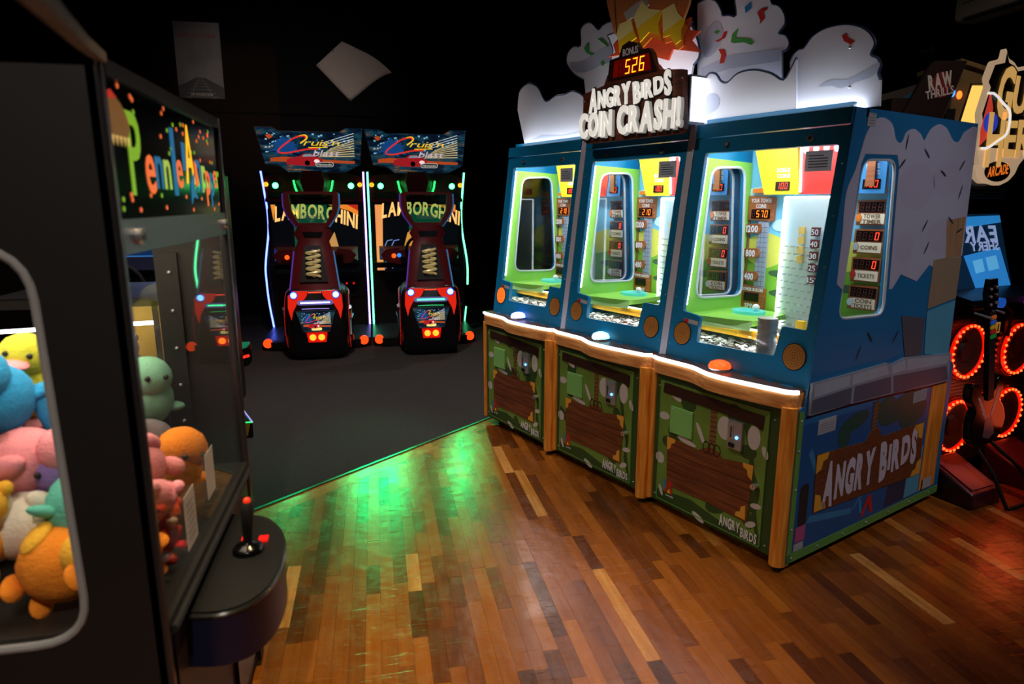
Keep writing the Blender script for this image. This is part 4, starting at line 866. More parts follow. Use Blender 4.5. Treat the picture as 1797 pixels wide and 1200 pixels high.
def race_cabinet(cx, label, led, coinled, barcol, first):
    T = thing('racing_cabinet', label, 'arcade machine', (cx, 8.1, 0), 0, 'racing cabinets side by side')
    MB().box(-.54, .54, .06, .68, .10, 1.88).build('cabinet_body', CABB, T)
    B = MB().prism([(-.57, -.75), (-.45, -.85), (.45, -.85), (.57, -.75), (.57, .66), (-.57, .66)], .012, .10).build('base', CABB, T)
    MB().box(-.5, .5, -.78, .05, .10, .106).build('deck_plate', DECK, T)
    for s in (-1, 1):
        r = MB().cyl((s*.50, -.80, .085), (s*.50, -.835, .085), .048, n=18).build('reflector', em('reflector_orange', (255, 74, 20), 1.3), B)
        prof = smoothpoly([(.0, 1.90), (-.02, 1.65), (.05, 1.45), (.09, 1.2), (.02, .98), (.0, .8), (.07, .62), (.09, .35), (.09, .10)], 4, False)
        MB().prism([(y, z) for y, z in prof]+[(.66, .10), (.66, 1.90)], 0, .022, SD(s*.555-.011)).build('side_panel', CABB, T)
        inner = (s > 0) == bool(first); wob = [(s*(.555+(.004 if inner else .012-.035*math.sin((1.9-z)*3.6))), y-.012, z) for y, z in prof]
        if not first and s > 0:
            MB().tube([p for p in wob if p[2] > .55], .010, 8).build('light_strip', led[1], T); MB().tube([p for p in wob if p[2] < .33], .008, 8).build('light_strip', led[1], T)
        else: MB().tube(wob, .010, 8).build('light_strip', led[0 if s < 0 else 1], T)
    # header
    Hd = MB().prism([(-.54, 1.56), (.54, 1.56), (.54, 1.84), (.40, 1.88), (-.40, 1.88), (-.54, 1.84)], 0, .1, FR(.07)).build('header', REDP, T)
    for s in (-1, 1):
        MB().prism([(s*.20, 1.60), (s*.50, 1.60), (s*.50, 1.67), (s*.24, 1.68)], 0, .006, FR(-.03)).build('recess', CABB, Hd)
        MB().prism(ell(s*.44, 1.745, .07, .055, 16), 0, .012, FR(-.03)).build('lamp_housing', SEATB, Hd)
        MB().ball((s*.415, -.045, 1.742), (.032, .022, .032), 14).build('green_lamp', em('green_lamp', (40, 255, 110), 30), Hd)
        lamp('green_beam', 'SPOT', (s*.415, -.09, 1.742), 85, (.0, 1, .20), (s*.415+.1*s, -4.6, 0), .06, angle=20, blend=.7, parent=T)
        MB().ball((s*.515, -.042, 1.755), (.026, .018, .026), 12).build('amber_lamp', em('amber_lamp', (255, 140, 20), 2.2), Hd)
    C = MB().loft([[(-.10, -.20, 1.90), (.10, -.20, 1.90), (.15, -.03, 1.90), (-.15, -.03, 1.90)], [(-.13, -.18, 1.78), (.13, -.18, 1.78), (.20, -.03, 1.78), (-.20, -.03, 1.78)], [(-.09, -.10, 1.62), (.09, -.10, 1.62), (.17, -.03, 1.62), (-.17, -.03, 1.62)]], smooth=False).build('centre_cowl', REDP, T)
    for s in (-1, 1): MB().tube([(s*.215, -.05, 1.80), (s*.20, -.06, 1.72), (s*.175, -.06, 1.65)], .011, 6).build('green_slit', em('green_slit', (40, 230, 100), 2.5), C)
    # marquee
    MQ = [(-.575, 2.36), (-.40, 2.36), (-.33, 2.32), (.31, 2.32), (.39, 2.365), (.575, 2.365), (.53, 1.97), (.43, 1.92), (.36, 1.885), (-.25, 1.885), (-.33, 1.945), (-.49, 1.97)]
    m = MB().prism(MQ, 0, .03, FR(-.14)); q = m.build('marquee', night_mat(), T)
    MB().tube([(x, -.172, z) for x, z in MQ], .004, 6, True).build('marquee_rim', mat('rim_clear', (120, 126, 130), .2), q)
    race_art(q, FR(-.1705, 0, 2.13), 1.03, .40, .9)
    MB().box(-.2, .2, -.14, .1, 1.88, 1.98).build('marquee_bracket', CABB, T)
    # screen
    MB().box(-.53, .53, .02, .07, .68, 1.56).build('screen_bezel', CABB, T)
    S = MB().box(-.49, .49, .014, .022, .74, 1.535).build('screen', em('screen_dark', (10, 16, 24), .25), T)
    F = FR(.0125)
    if first:
        polys = [([(.14, 1.53), (.48, 1.53), (.48, 1.40), (.38, 1.46)], (230, 130, 40), 1.0), ([(.36, 1.53), (.48, 1.53), (.48, 1.46)], (190, 40, 24), .9), ([(-.49, 1.53), (-.44, 1.53), (-.47, 1.35)], (235, 140, 50), 1.0), ([(-.25, 1.53), (.13, 1.53), (.13, 1.0), (-.25, 1.0)], (20, 96, 76), .5), ([(.13, 1.10), (.2, 1.22), (.24, 1.05), (.26, .93), (.16, .97)], (205, 150, 84), .8)]
    else:
        polys = [([(-.49, 1.53), (-.40, 1.53), (-.42, .9), (-.40, .76), (-.49, .76)], (232, 150, 84), 1.0), ([(.1, 1.53), (.46, 1.53), (.46, 1.44), (.3, 1.50)], (230, 130, 40), 1.0), ([(-.1, 1.50), (.3, 1.50), (.3, 1.05), (-.1, 1.05)], (20, 96, 76), .5), ([(-.12, 1.2), (-.02, 1.28), (-.06, 1.05), (-.16, .94), (-.18, .98)], (214, 150, 66), .9)]
        for x_ in (-.39, -.31): MB().tube([(x_, .012, .78), (x_, .012, 1.05), (x_+.03, .012, 1.11), (x_+.09, .012, 1.12)], .006, 6).build('chrome_line_print', em('scr_blue', (120, 150, 220), .7), S)
    for j, (p, c, s) in enumerate(polys): MB().flat(p, .0002*j, F).build('picture_shape', em('scr_%d_%d' % (first, j), c, s), S)
    wf = lambda X, Y: (X, Y*(1+.2*abs(X))-.35*X*X-.10*X)
    text(MB(), 'LAMBORGHINI', .155, FR(.0105, .01 if first else .05, 1.455 if first else 1.49), width=.92, bold=.03, slant=.08, gap=.1, warp=wf).build('lettering', em('scr_letters', (250, 190, 110), 1.2), S)
    # dash
    MB().box(-.53, .53, -.10, .06, .80, .86).build('dash_edge', CABB, T)
    c_ = MB().loft([[(-.46, -.18, .90), (.46, -.18, .90), (.46, -.18, 1.06), (-.46, -.18, 1.06)], [(-.40, -.32, .94), (.40, -.32, .94), (.40, -.32, 1.02), (-.40, -.32, 1.02)]], smooth=False).build('steering_console', REDP, T)
    for s in (-1, 1):
        pd = MB().prism([(s*.22, .86), (s*.40, .90), (s*.45, .98), (s*.38, 1.04), (s*.24, 1.05)], 0, .08, FR(-.30)).build('console_wing', REDP, T)
        if s < 0 or not first: MB().ball((s*.30, -.385, .96), .026, 12).build('console_button', em('btn_orange', (255, 80, 20), 2.0), pd)
        if s < 0 and not first: MB().ball((-.24, -.385, .965), .024, 12).build('console_button', em('btn_blue', (40, 130, 230), 1.3), pd)
    MB().tube([(.16*math.cos(a), -.42, 1.02+.16*math.sin(a)) for a in [2*PI*k/24 for k in range(24)]], .018, 8, True).build('steering_wheel', SEATB, T)
    MB().cyl((0, -.42, 1.02), (0, -.30, 1.0), .03, n=12).build('steering_column', SEATB, T)
    f_ = MB()
    for (a, b, c, d) in ((-.445, -.355, .995, 1.01), (-.445, -.355, .90, .915), (-.445, -.43, .90, 1.01), (-.37, -.355, .90, 1.01)): f_.box(a, b, -.11, -.10, c, d)
    f_.build('card_reader_light', coinled, T); MB().box(-.43, -.37, -.106, -.10, .915, .995).build('card_reader', GLOSSBLACK, T)
    cb = MB().box(.26, .44, .03, .062, .45, .66).build('coin_door', CABB, T)
    for x_ in (.31, .39): MB().ball((x_, .028, .61), .012, 8).build('coin_light', em('coin_red', (220, 20, 20), 1.2), cb)
    # seat: rear pod, spine, head frame
    oc = (-.61+.67 if first else .525-.495)
    sec = []
    for y, k, dz in ((-1.36, .86, .02), (-1.34, .95, .005), (-1.28, 1.0, 0), (-.9, 1.02, 0), (-.55, .9, .0)):
        sec.append([(oc+x*k, y, max(.012, .38+(z-.38)*k)) for x, z in rrect(-.295, .295, .012, .74, .13, 5)])
    P = MB().loft(sec).build('seat_pod', SEATB, T)
    R = FR(-1.362, oc, 0)
    for s in (-1, 1):
        L = [(.065, .70), (.21, .705), (.255, .66), (.262, .54), (.235, .42), (.215, .50), (.17, .585), (.10, .625), (.08, .655)]
        MB().prism([(s*a, b) for a, b in L], -.035, .008, R).build('tail_light', em('tail_red', (225, 36, 18), .75), P)
        w_ = MB().prism(ell(s*.20, .665, .030, .030, 16), .006, .016, R).build('round_lamp', em('lamp_ice', (120, 190, 255), 5.0), P)
        MB().tube([(oc+s*.20+.034*math.cos(a), -1.376, .665+.034*math.sin(a)) for a in [2*PI*k/18 for k in range(18)]], .006, 6, True).build('lamp_ring', em('lamp_ring_blue', (40, 60, 200), .8), w_)
        wx = oc+s*.292
        wh = MB().lathe([(.0, .02), (.20, .025), (.30, .02), (.33, .0), (.33, -.05)], 30, axes((wx, -.99, .36), (0, s, 0), (0, 0, 1))).build('wheel', SEATB, T)
        MB().tube([(wx+s*.016, -.99+.30*math.cos(a), .36+.30*math.sin(a)) for a in [2*PI*k/36 for k in range(36)]], .0045, 6, True).build('wheel_light_ring', em('wheel_red', (255, 40, 40), .5), wh)
        for k in range(5):
            a = 2*PI*k/5; MB().cyl((wx+s*.022, -.99, .36), (wx+s*.022, -.99+.26*math.cos(a), .36+.26*math.sin(a)), .018, .026, 8).build('spoke', mat('spoke_chrome', (120, 130, 140), .2, 1), wh)
    for k in range(7): MB().box(oc-.06+.018*k, oc-.049+.018*k, -1.375, -1.36, .684, .694).build('red_diode', em('diode_red', (255, 70, 40), 2.2), P)
    b = MB().prism(rrect(-.17, .17, .565, .612, .02), 0, .012, R).build('light_bar', mat('bar_clear', (60, 60, 90), .2, emit=.3, ecol=barcol), P)
    MB().box(oc-.14, oc+.14, -1.379, -1.372, .582, .596).build('diode_row', em('bar_%d' % first, barcol, 4.5), b)
    MB().tube([(oc-.13, -1.364, .525), (oc, -1.366, .528), (oc+.13, -1.364, .525)], .004, 6).build('trim_line', em('trimline_%d' % first, barcol, .5), P)
    pl = MB().prism([(-.19, .505), (.19, .505), (.13, .30), (-.13, .30)], 0, .012, R).build('plate_sign', night_mat(), P)
    MB().tube([(oc+a, -1.378, c) for a, c in ((-.19, .505), (.19, .505), (.13, .30), (-.13, .30))], .006, 6, True).build('plate_rim', mat('plate_rim', (100, 104, 108), .25, .8), pl)
    race_art(pl, FR(-1.3745, oc, .41), .30, .18, 1.0, False)
    MB().flat([(oc+x, .325+z) for x, z in rrect(-.05, .05, -.014, .014, .013)], 0, FR(-1.3755)).build('plate_badge', em('badge_cream', (240, 225, 130), .9), pl)
    tl = MB().prism([(-.10, .29), (.10, .29), (.085, .19), (-.085, .19)], 0, .012, R).build('brake_light', em('brake_red', (200, 16, 10), .9), P)
    for s in (-1, 1): MB().ball((oc+s*.042, -1.375, .24), (.032, .014, .032), 12).build('brake_lamp', em('brake_yellow', (255, 110, 24), 4.5), tl)
    spn = [(-1.30, .235, .70), (-1.26, .215, .85), (-1.20, .185, 1.08), (-1.16, .15, 1.18), (-1.15, .185, 1.25), (-1.15, .14, 1.33)]
    MB().loft([[(oc-w_, y, z), (oc-w_*.6, y-.05, z), (oc+w_*.6, y-.05, z), (oc+w_, y, z), (oc+w_*.8, y+.14, z), (oc-w_*.8, y+.14, z)] for y, w_, z in spn], smooth=False).build('seat_spine', REDP, T)
    for s, mt in ((-1, PURP), (1, AQUA)): MB().tube([(oc+s*(w_+.006), y, z) for y, w_, z in spn[:3]], .008, 6).build('spine_reflection', mt, T)  # reflections along the spine sides, built as glowing strips
    rc = MB().add([(oc-.135, -1.348, .79), (oc+.135, -1.348, .79), (oc+.075, -1.262, 1.14), (oc-.075, -1.262, 1.14)], [(0, 1, 2, 3)]).build('spring_recess', INK, T)
    hx = [(oc+.062*math.cos(t), -1.345+.075*((t/(2*PI)))/5.0-.02+.02*math.sin(t), .845+.25*t/(2*PI*5)) for t in [2*PI*k/12 for k in range(61)]]
    MB().tube(hx, .013, 6).build('coil_spring', mat('spring_lit_gold', (230, 215, 170), .35, .3, emit=.16, ecol=(230, 200, 120)), T)  # bulb light on the spring painted in as faint emission
    MB().cyl((oc, -1.33, .83), (oc, -1.275, 1.10), .02, n=10).build('damper', STEEL, T)
    out = [(-.26, 1.66), (.26, 1.66), (.262, 1.52), (.235, 1.43), (.15, 1.31), (-.15, 1.31), (-.235, 1.43), (-.262, 1.52)]
    inn = [(-.21, 1.635), (.21, 1.635), (.195, 1.47), (.13, 1.355), (-.13, 1.355), (-.195, 1.47)]
    Hh = MB().prism(roundpoly(out, .025, 2), -.06, .03, FR(-1.14, oc), holes=[inn]).build('head_frame', REDP, T)
    MB().prism(inn, -.012, -.008, FR(-1.14, oc)).build('head_window', glass('green_window', (205, 242, 228), refl=.12), Hh)
    m = MB(); text(m, 'Nintendo', .035, FR(-1.133, oc, 1.42), width=.17, bold=.01)
    o_ = rrect(-.105, .105, 1.392, 1.448, .027); i_ = rrect(-.101, .101, 1.396, 1.444, .023); m.prism(o_, 0, .001, FR(-1.133, oc), holes=[i_]); m.build('lettering', mat('etched_grey', (120, 150, 140), .5), Hh)
    MB().tube([(oc-.268, -1.15, 1.64), (oc-.27, -1.15, 1.52), (oc-.242, -1.15, 1.43), (oc-.16, -1.15, 1.315)], .009, 6).build('edge_reflection', PURP, Hh)  # edge reflections of the light strips, built as glowing tubes
    MB().tube([(oc+.268, -1.15, 1.64), (oc+.27, -1.15, 1.52), (oc+.242, -1.15, 1.43), (oc+.16, -1.15, 1.315)], .009, 6).build('edge_reflection', AQUA, Hh)
    MB().prism([(-.10, 1.27), (.10, 1.27), (.08, 1.21), (-.08, 1.21)], 0, .006, FR(-1.20, oc)).build('spine_vent', SEATB, T)
    st = MB().loft([[(oc-.24, -.98, .42), (oc+.24, -.98, .42), (oc+.24, -.98, .56), (oc-.24, -.98, .56)], [(oc-.24, -.55, .42), (oc+.24, -.55, .42), (oc+.24, -.55, .50), (oc-.24, -.55, .50)]], smooth=False).build('seat_cushion', SEATB, T)
    return T
GRL = em('led_green', (90, 255, 170), 5.0); VIL = em('led_violet', (160, 130, 255), 5.0); BLL = em('led_blueviolet', (90, 110, 255), 6.0)
R1 = race_cabinet(-.67, 'racing cabinet edged in violet light strips, next to the crane machine', (BLL, VIL), em('reader_pink', (255, 70, 170), 1.6), (170, 160, 255), 1)
R2 = race_cabinet(.495, 'racing cabinet edged in green light strips, next to the coin pushers', (GRL, GRL), em('reader_green', (40, 230, 90), 1.3), (60, 235, 140), 0)

# ------------------------------------------------------------------ crane machine with plush toys
CL = (-.455, 1.324, 0)
T = thing('crane_machine', 'black crane machine full of plush toys with neon-coloured lettering, beside the camera', 'arcade machine', CL)
CBLK = mat('crane_black', (24, 22, 21), .55, var=.15, scale=3)
WIN = roundpoly([(-.84, .69), (-.138, .69), (-.150, 1.475), (-.84, 1.475)], .10, 6)
sdp = MB().prism([(-.95, .02), (-.004, .02), (-.004, 1.80), (-.95, 1.80)], 0, .02, FR(.02), holes=[WIN]).build('side_panel', CBLK, T)
MB().prism(WIN, .006, .010, FR(.02)).build('side_window', PANE, sdp)
MB().tube([(x, .004, z) for x, z in WIN], .009, 8, True).build('window_seal', mat('seal_pale', (150, 150, 148), .4), sdp)
MB().box(-.95, -.02, .02, .91, .02, .68).build('base_cabinet', CBLK, T)
fp = MB().prism([(-.95, .02), (-.004, .02), (-.004, 1.80), (-.95, 1.80)], 0, .02, FR(.93), holes=[roundpoly([(-.80, .80), (-.22, .80), (-.22, 1.44), (-.80, 1.44)], .05)]).build('far_side_panel', CBLK, T)
MB().prism([(-.80, .80), (-.22, .80), (-.22, 1.44), (-.80, 1.44)], .008, .011, FR(.93)).build('far_window', PANE, fp)
st = MB().box(-.20, -.15, .895, .91, .80, 1.40).build('inner_strip', BLACK, fp)
for z_ in (.86, .98, 1.1, 1.22, 1.34): MB().ball((-.175, .893, z_), .006, 8).build('screw', STEEL, st)
MB().box(-.95, -.93, .02, .91, .02, 1.80).build('back_panel', mat('crane_back', (34, 26, 20), .4), T)
MB().box(-.95, -.0, .0, .93, 1.78, 1.80).build('top_panel', CBLK, T)
MB().box(-.93, -.03, .03, .90, 1.49, 1.505).build('inner_ceiling', CBLK, T)
MB().box(-.93, -.02, .02, .91, .68, .70).build('prize_floor', mat('prize_floor', (26, 22, 18), .6), T)
PST = mat('post_graphite', (74, 72, 74), .25, .7)
MB().prism(rrect(-.03, .004, .0, .028, .01, 3), .02, 1.80, smooth=True).build('near_post', PST, T)
MB().prism(rrect(-.03, .004, .905, .932, .01, 3), .02, 1.80, smooth=True).build('far_post', PST, T)
MB().box(-.022, .0, .028, .905, 1.455, 1.52).build('front_rail', ALU, T)
for y_ in (.10, .86):
    b = MB().cyl((0, y_, 1.487), (.012, y_, 1.487), .016, n=14).build('rail_bolt', CHROME, T); MB().cyl((.012, y_, 1.487), (.014, y_, 1.487), .008, n=6).build('socket', INK, b)
MB().box(-.02, .002, .028, .905, .655, .70).build('sill_rubber', RUBBER, T)
MB().tube([(.006, .03, .675), (.006, .90, .675)], .010, 8).build('sill_trim', RUBBER, T)
MB().box(-.014, -.010, .028, .905, .70, 1.455).build('front_pane', PANE, T)
MB().box(-.02, .002, .028, .905, 1.77, 1.80).build('sign_top_rail', PST, T)
# name sign
sgn = MB().box(-.02, -.006, .028, .905, 1.52, 1.77).build('name_sign', mat('sign_black', (10, 10, 12), .12), T)
cols = {'g': em('neon_green', (120, 170, 30), .75), 'o': em('neon_orange', (235, 105, 50), .8), 'b': em('neon_blue', (24, 100, 150), .7), 'l': em('neon_lime', (160, 190, 80), .75), 'y': em('neon_yellow', (250, 190, 30), .9)}
word = [('P', 'g', .16, 1.65, .165, .075), ('e', 'o', .245, 1.632, .12, .06), ('n', 'b', .305, 1.635, .105, .05), ('n', 'l', .365, 1.632, .10, .05), ('l', 'b', .425, 1.65, .16, .03), ('e', 'o', .465, 1.638, .10, .05), ('l', 'b', .515, 1.665, .07, .03), ('A', 'y', .565, 1.675, .15, .085), ('n', 'b', .645, 1.645, .13, .05), ('r', 'l', .70, 1.635, .11, .04), ('p', 'o', .745, 1.625, .10, .05), ('p', 'b', .795, 1.622, .10, .045), ('e', 'o', .835, 1.632, .075, .04), ('r', 'g', .87, 1.632, .075, .035)]
for ch, c, y_, z_, h, wd in word: text(MB(), ch, h, SD(-.0055, y_, z_), width=wd, bold=.012).build('neon_letter', cols[c], sgn)
m = [(.555, 1.60), (.60, 1.63), (.59, 1.585), (.62, 1.56), (.575, 1.565), (.55, 1.545)]
MB().flat(m, .001, SD(-.0055)).build('burst_print', cols['b'], sgn); MB().flat([(.60, 1.66), (.625, 1.65), (.64, 1.60), (.61, 1.59)], .0014, SD(-.0055)).build('burst_print', cols['o'], sgn)
rr = random.Random(9)
for k in range(46):
    y_, z_ = rr.uniform(.06, .89), rr.choice((rr.uniform(1.71, 1.765), rr.uniform(1.53, 1.575), rr.uniform(1.66, 1.765)))
    MB().flat(ell(y_, z_, .0065, .0055, 8), .0006, SD(-.0055)).build('dot_print', cols['o' if k % 3 else 'g'], sgn)
dn = MB().flat(smoothpoly([(.03, 1.735), (.07, 1.742), (.11, 1.73), (.14, 1.70), (.13, 1.675), (.09, 1.668), (.03, 1.672)], 3), .0010, SD(-.0055)).build('dinosaur_print', em('dino_gold', (140, 96, 40), .35), sgn)
for k in range(5): MB().flat([(.04+.02*k, 1.672), (.055+.02*k, 1.672), (.048+.02*k, 1.652)], .0014, SD(-.0055)).build('tooth_print', em('dino_tooth', (230, 190, 110), .6), dn)
MB().flat([(.03, 1.742), (.06, 1.752), (.09, 1.740), (.05, 1.735)], .0012, SD(-.0055)).build('crest_print', em('dino_red', (190, 40, 24), .6), dn)
# control dome, joystick, buttons
dome = smoothpoly([(.0, .135), (.07, .125), (.13, .15), (.168, .215), (.182, .31), (.176, .42), (.145, .53), (.09, .605), (.0, .635)], 4, False)
dc = (.06, .38)
C = MB().prism(dome, .505, .635, smooth=True).build('control_dome', mat('dome_navy', (18, 22, 48), .35), T)
MB().prism([(max(.001, dc[0]+(x-dc[0])*.97), dc[1]+(y-dc[1])*.97) for x, y in dome], .635, .642).build('dome_top', mat('dome_black', (16, 17, 16), .45), C)
MB().tube([(x, y, .635) for x, y in dome], .006, 6).build('dome_rim', mat('dome_rim', (60, 62, 60), .2, .6), C)
jb = (.088, .40)
J = MB().lathe([(.0, .03), (.014, .028), (.02, .02), (.034, .016), (.04, .008), (.04, 0)], 18, Matrix.Translation((jb[0], jb[1], .642))).build('joystick_boot', GLOSSBLACK, T)
MB().tube([(jb[0], jb[1], .66), (jb[0]+.002, jb[1]+.004, .71), (jb[0]+.004, jb[1]+.008, .76), (jb[0]+.005, jb[1]+.01, .775)], [.011, .014, .018, .012], 12).build('joystick_grip', RUBBER, J)
MB().ball((jb[0]+.005, jb[1]+.01, .781), (.010, .010, .009), 10).build('thumb_button', em('thumb_red', (230, 50, 24), .7), J)
for x_, y_ in ((.072, .47), (.118, .455)): MB().box(x_-.012, x_+.012, y_-.014, y_+.014, .642, .648).build('red_button', em('button_red', (220, 20, 16), .9), C)
# front below the dome: door, lock, prize flap
D = MB().box(-.02, .0, .05, .88, .04, .645).build('front_door', mat('door_brown', (40, 26, 18), .45), T)
MB().box(0, .012, .50, .80, .10, .42).build('prize_flap', GLOSSBLACK, D)
MB().box(0, .03, .40, .45, .38, .50).build('lock_housing', RUBBER, D); MB().ball((.032, .43, .49), .007, 8).build('lock_lamp', em('lock_red', (210, 20, 16), .8), D)
MB().prism([(.45, .34), (.48, .42), (.47, .43), (.435, .36)], 0, .004, SD(.002)).build('yellow_tag', YEL, D)
MB().prism([(.80, .02), (.85, .02), (.85, .60), (.80, .60)], 0, .014, SD(0)).build('door_bar', BLACK, D)
MB().tube([(.004, .012, 1.796), (.06, -.22, 1.772), (.158, -.58, 1.735), (.22, -.82, 1.712)], [.011, .012, .013, .014], 4).build('pale_bar', wood('pale_timber', (118, 104, 92), (146, 130, 116), .6, axis=1), T)  # pale bar of unknown use, tied to the crane top for support
# acrylic chute walls with paper notices
MB().box(-.30, -.02, .40, .404, .70, .92).build('chute_wall', ACRY, T); MB().box(-.304, -.30, .404, .90, .70, .92).build('chute_wall', ACRY, T)
MB().tube([(-.30, .402, .70), (-.30, .402, .98)], .004, 6).build('chute_corner', STEEL, T)
pp = MB().box(-.0105, -.0095, .235, .325, .74, .875).build('paper_notice', mat('notice_paper', (190, 180, 168), .8, var=.05), T); m = MB()
for k in range(6): m.flat([(.25, .76+.017*k), (.31, .762+.017*k), (.31, .765+.017*k), (.25, .763+.017*k)], 0, SD(-.009))
m.build('notice_lines', mat('grey_ink', (110, 110, 112), .6), pp, kind='stuff')
MB().box(-.0105, -.0095, .445, .53, .775, .90).build('paper_notice', MATS['notice_paper'], T)
# crane: gantry, cable and three-fingered claw hanging inside
MB().box(-.90, -.06, .44, .46, 1.46, 1.475).build('gantry_rail', ALU, T)
c_ = MB().cyl((-.62, .45, 1.46), (-.62, .45, 1.36), .035, n=14).build('crane_carriage', BLACK, T)
MB().cyl((-.62, .45, 1.37), (-.62, .45, 1.30), .004, n=6).build('cable', STEEL, c_); MB().cyl((-.62, .45, 1.30), (-.62, .45, 1.24), .03, n=14).build('claw_hub', CHROME, c_)
for k in range(3):
    a = 2*PI*k/3; MB().tube([(-.62+r*math.cos(a), .45+r*math.sin(a), z_) for r, z_ in ((.02, 1.25), (.07, 1.21), (.075, 1.16), (.04, 1.12))], .006, 6).build('claw_finger', CHROME, c_)
MB().box(-.88, -.80, .10, .84, 1.482, 1.49).build('ceiling_tube', glow('crane_tube', (255, 236, 205), 5), T)
MB().box(-.12, -.05, .10, .84, 1.482, 1.49).build('ceiling_tube', glow('crane_tube', (255, 236, 205), 5), T)
lamp('crane_lamp', 'AREA', (-.45, .45, 1.478), 9, (1, .84, .6), None, .75, .75, parent=T)
# plush toys
def fur(name, rgb): return mat('plush_'+name, rgb, .95, var=.22, scale=30, bump=.8, bscale=140)
FUR = {'orange': fur('orange', (240, 140, 30)), 'yellow': fur('yellow', (240, 180, 50)), 'lemon': fur('lemon', (206, 206, 60)), 'pink': fur('pink', (240, 150, 160)), 'hot': fur('hot', (196, 70, 120)), 'teal': fur('teal', (96, 190, 170)), 'mint': fur('mint', (130, 190, 160)), 'blue': fur('blue', (40, 150, 210)), 'white': fur('white', (228, 218, 200)), 'tan': fur('tan', (206, 160, 96)), 'purple': fur('purple', (150, 120, 190)), 'brown': fur('brown', (150, 90, 44)), 'grey': fur('grey', (120, 112, 116)), 'black': INK, 'red': fur('red', (214, 60, 30))}
def plush(label, loc, r, col, rot, extra):
    o = thing('plush_toy', label, 'plush toy', (CL[0]+loc[0], CL[1]+loc[1], loc[2]), 0, 'plush toys in the crane machine'); o.rotation_euler = rot
    MB().ball((0, 0, 0), (r, r*.92, r*.98), 18).build('body', FUR[col], o)
    for nm, c, rad, cc in extra: MB().ball(tuple(v*r for v in c), tuple(v*r for v in rad) if isinstance(rad, tuple) else rad*r, 14).build(nm, FUR[cc], o)
    return o
def bear(c, muz='white'): return [('head', (0, -.1, 1.2), (.72, .66, .66), c), ('ear', (-.5, 0, 1.75), .24, c), ('ear', (.5, 0, 1.75), .24, c), ('muzzle', (0, -.68, 1.05), (.3, .2, .22), muz), ('eye', (-.25, -.7, 1.33), .08, 'black'), ('eye', (.25, -.7, 1.33), .08, 'black'), ('arm', (-.9, -.2, .2), (.3, .3, .5), c), ('arm', (.9, -.2, .2), (.3, .3, .5), c), ('foot', (-.5, -.7, -.75), (.32, .45, .3), c), ('foot', (.5, -.7, -.75), (.32, .45, .3), c)]
def duck(c, bk): return [('head', (0, -.35, 1.05), (.66, .64, .62), c), ('beak', (0, -1.05, .98), (.34, .36, .13), bk), ('eye', (-.28, -.88, 1.22), .08, 'black'), ('eye', (.28, -.88, 1.22), .08, 'black'), ('wing', (-.9, .1, .1), (.2, .5, .42), c), ('wing', (.9, .1, .1), (.2, .5, .42), c), ('tail', (0, .95, .2), (.3, .34, .24), c), ('foot', (-.4, -.5, -.9), (.3, .4, .14), bk), ('foot', (.4, -.5, -.9), (.3, .4, .14), bk)]
def seal(c): return [('head', (0, -.3, .9), (.78, .74, .72), c), ('eye', (-.3, -.98, 1.05), .09, 'black'), ('eye', (.3, -.98, 1.05), .09, 'black'), ('flipper', (-.95, -.2, -.3), (.42, .28, .16), c), ('flipper', (.95, -.2, -.3), (.42, .28, .16), c), ('tail', (0, 1.1, -.4), (.5, .42, .16), c)]
HALF = [(-.215, .115, .80)]
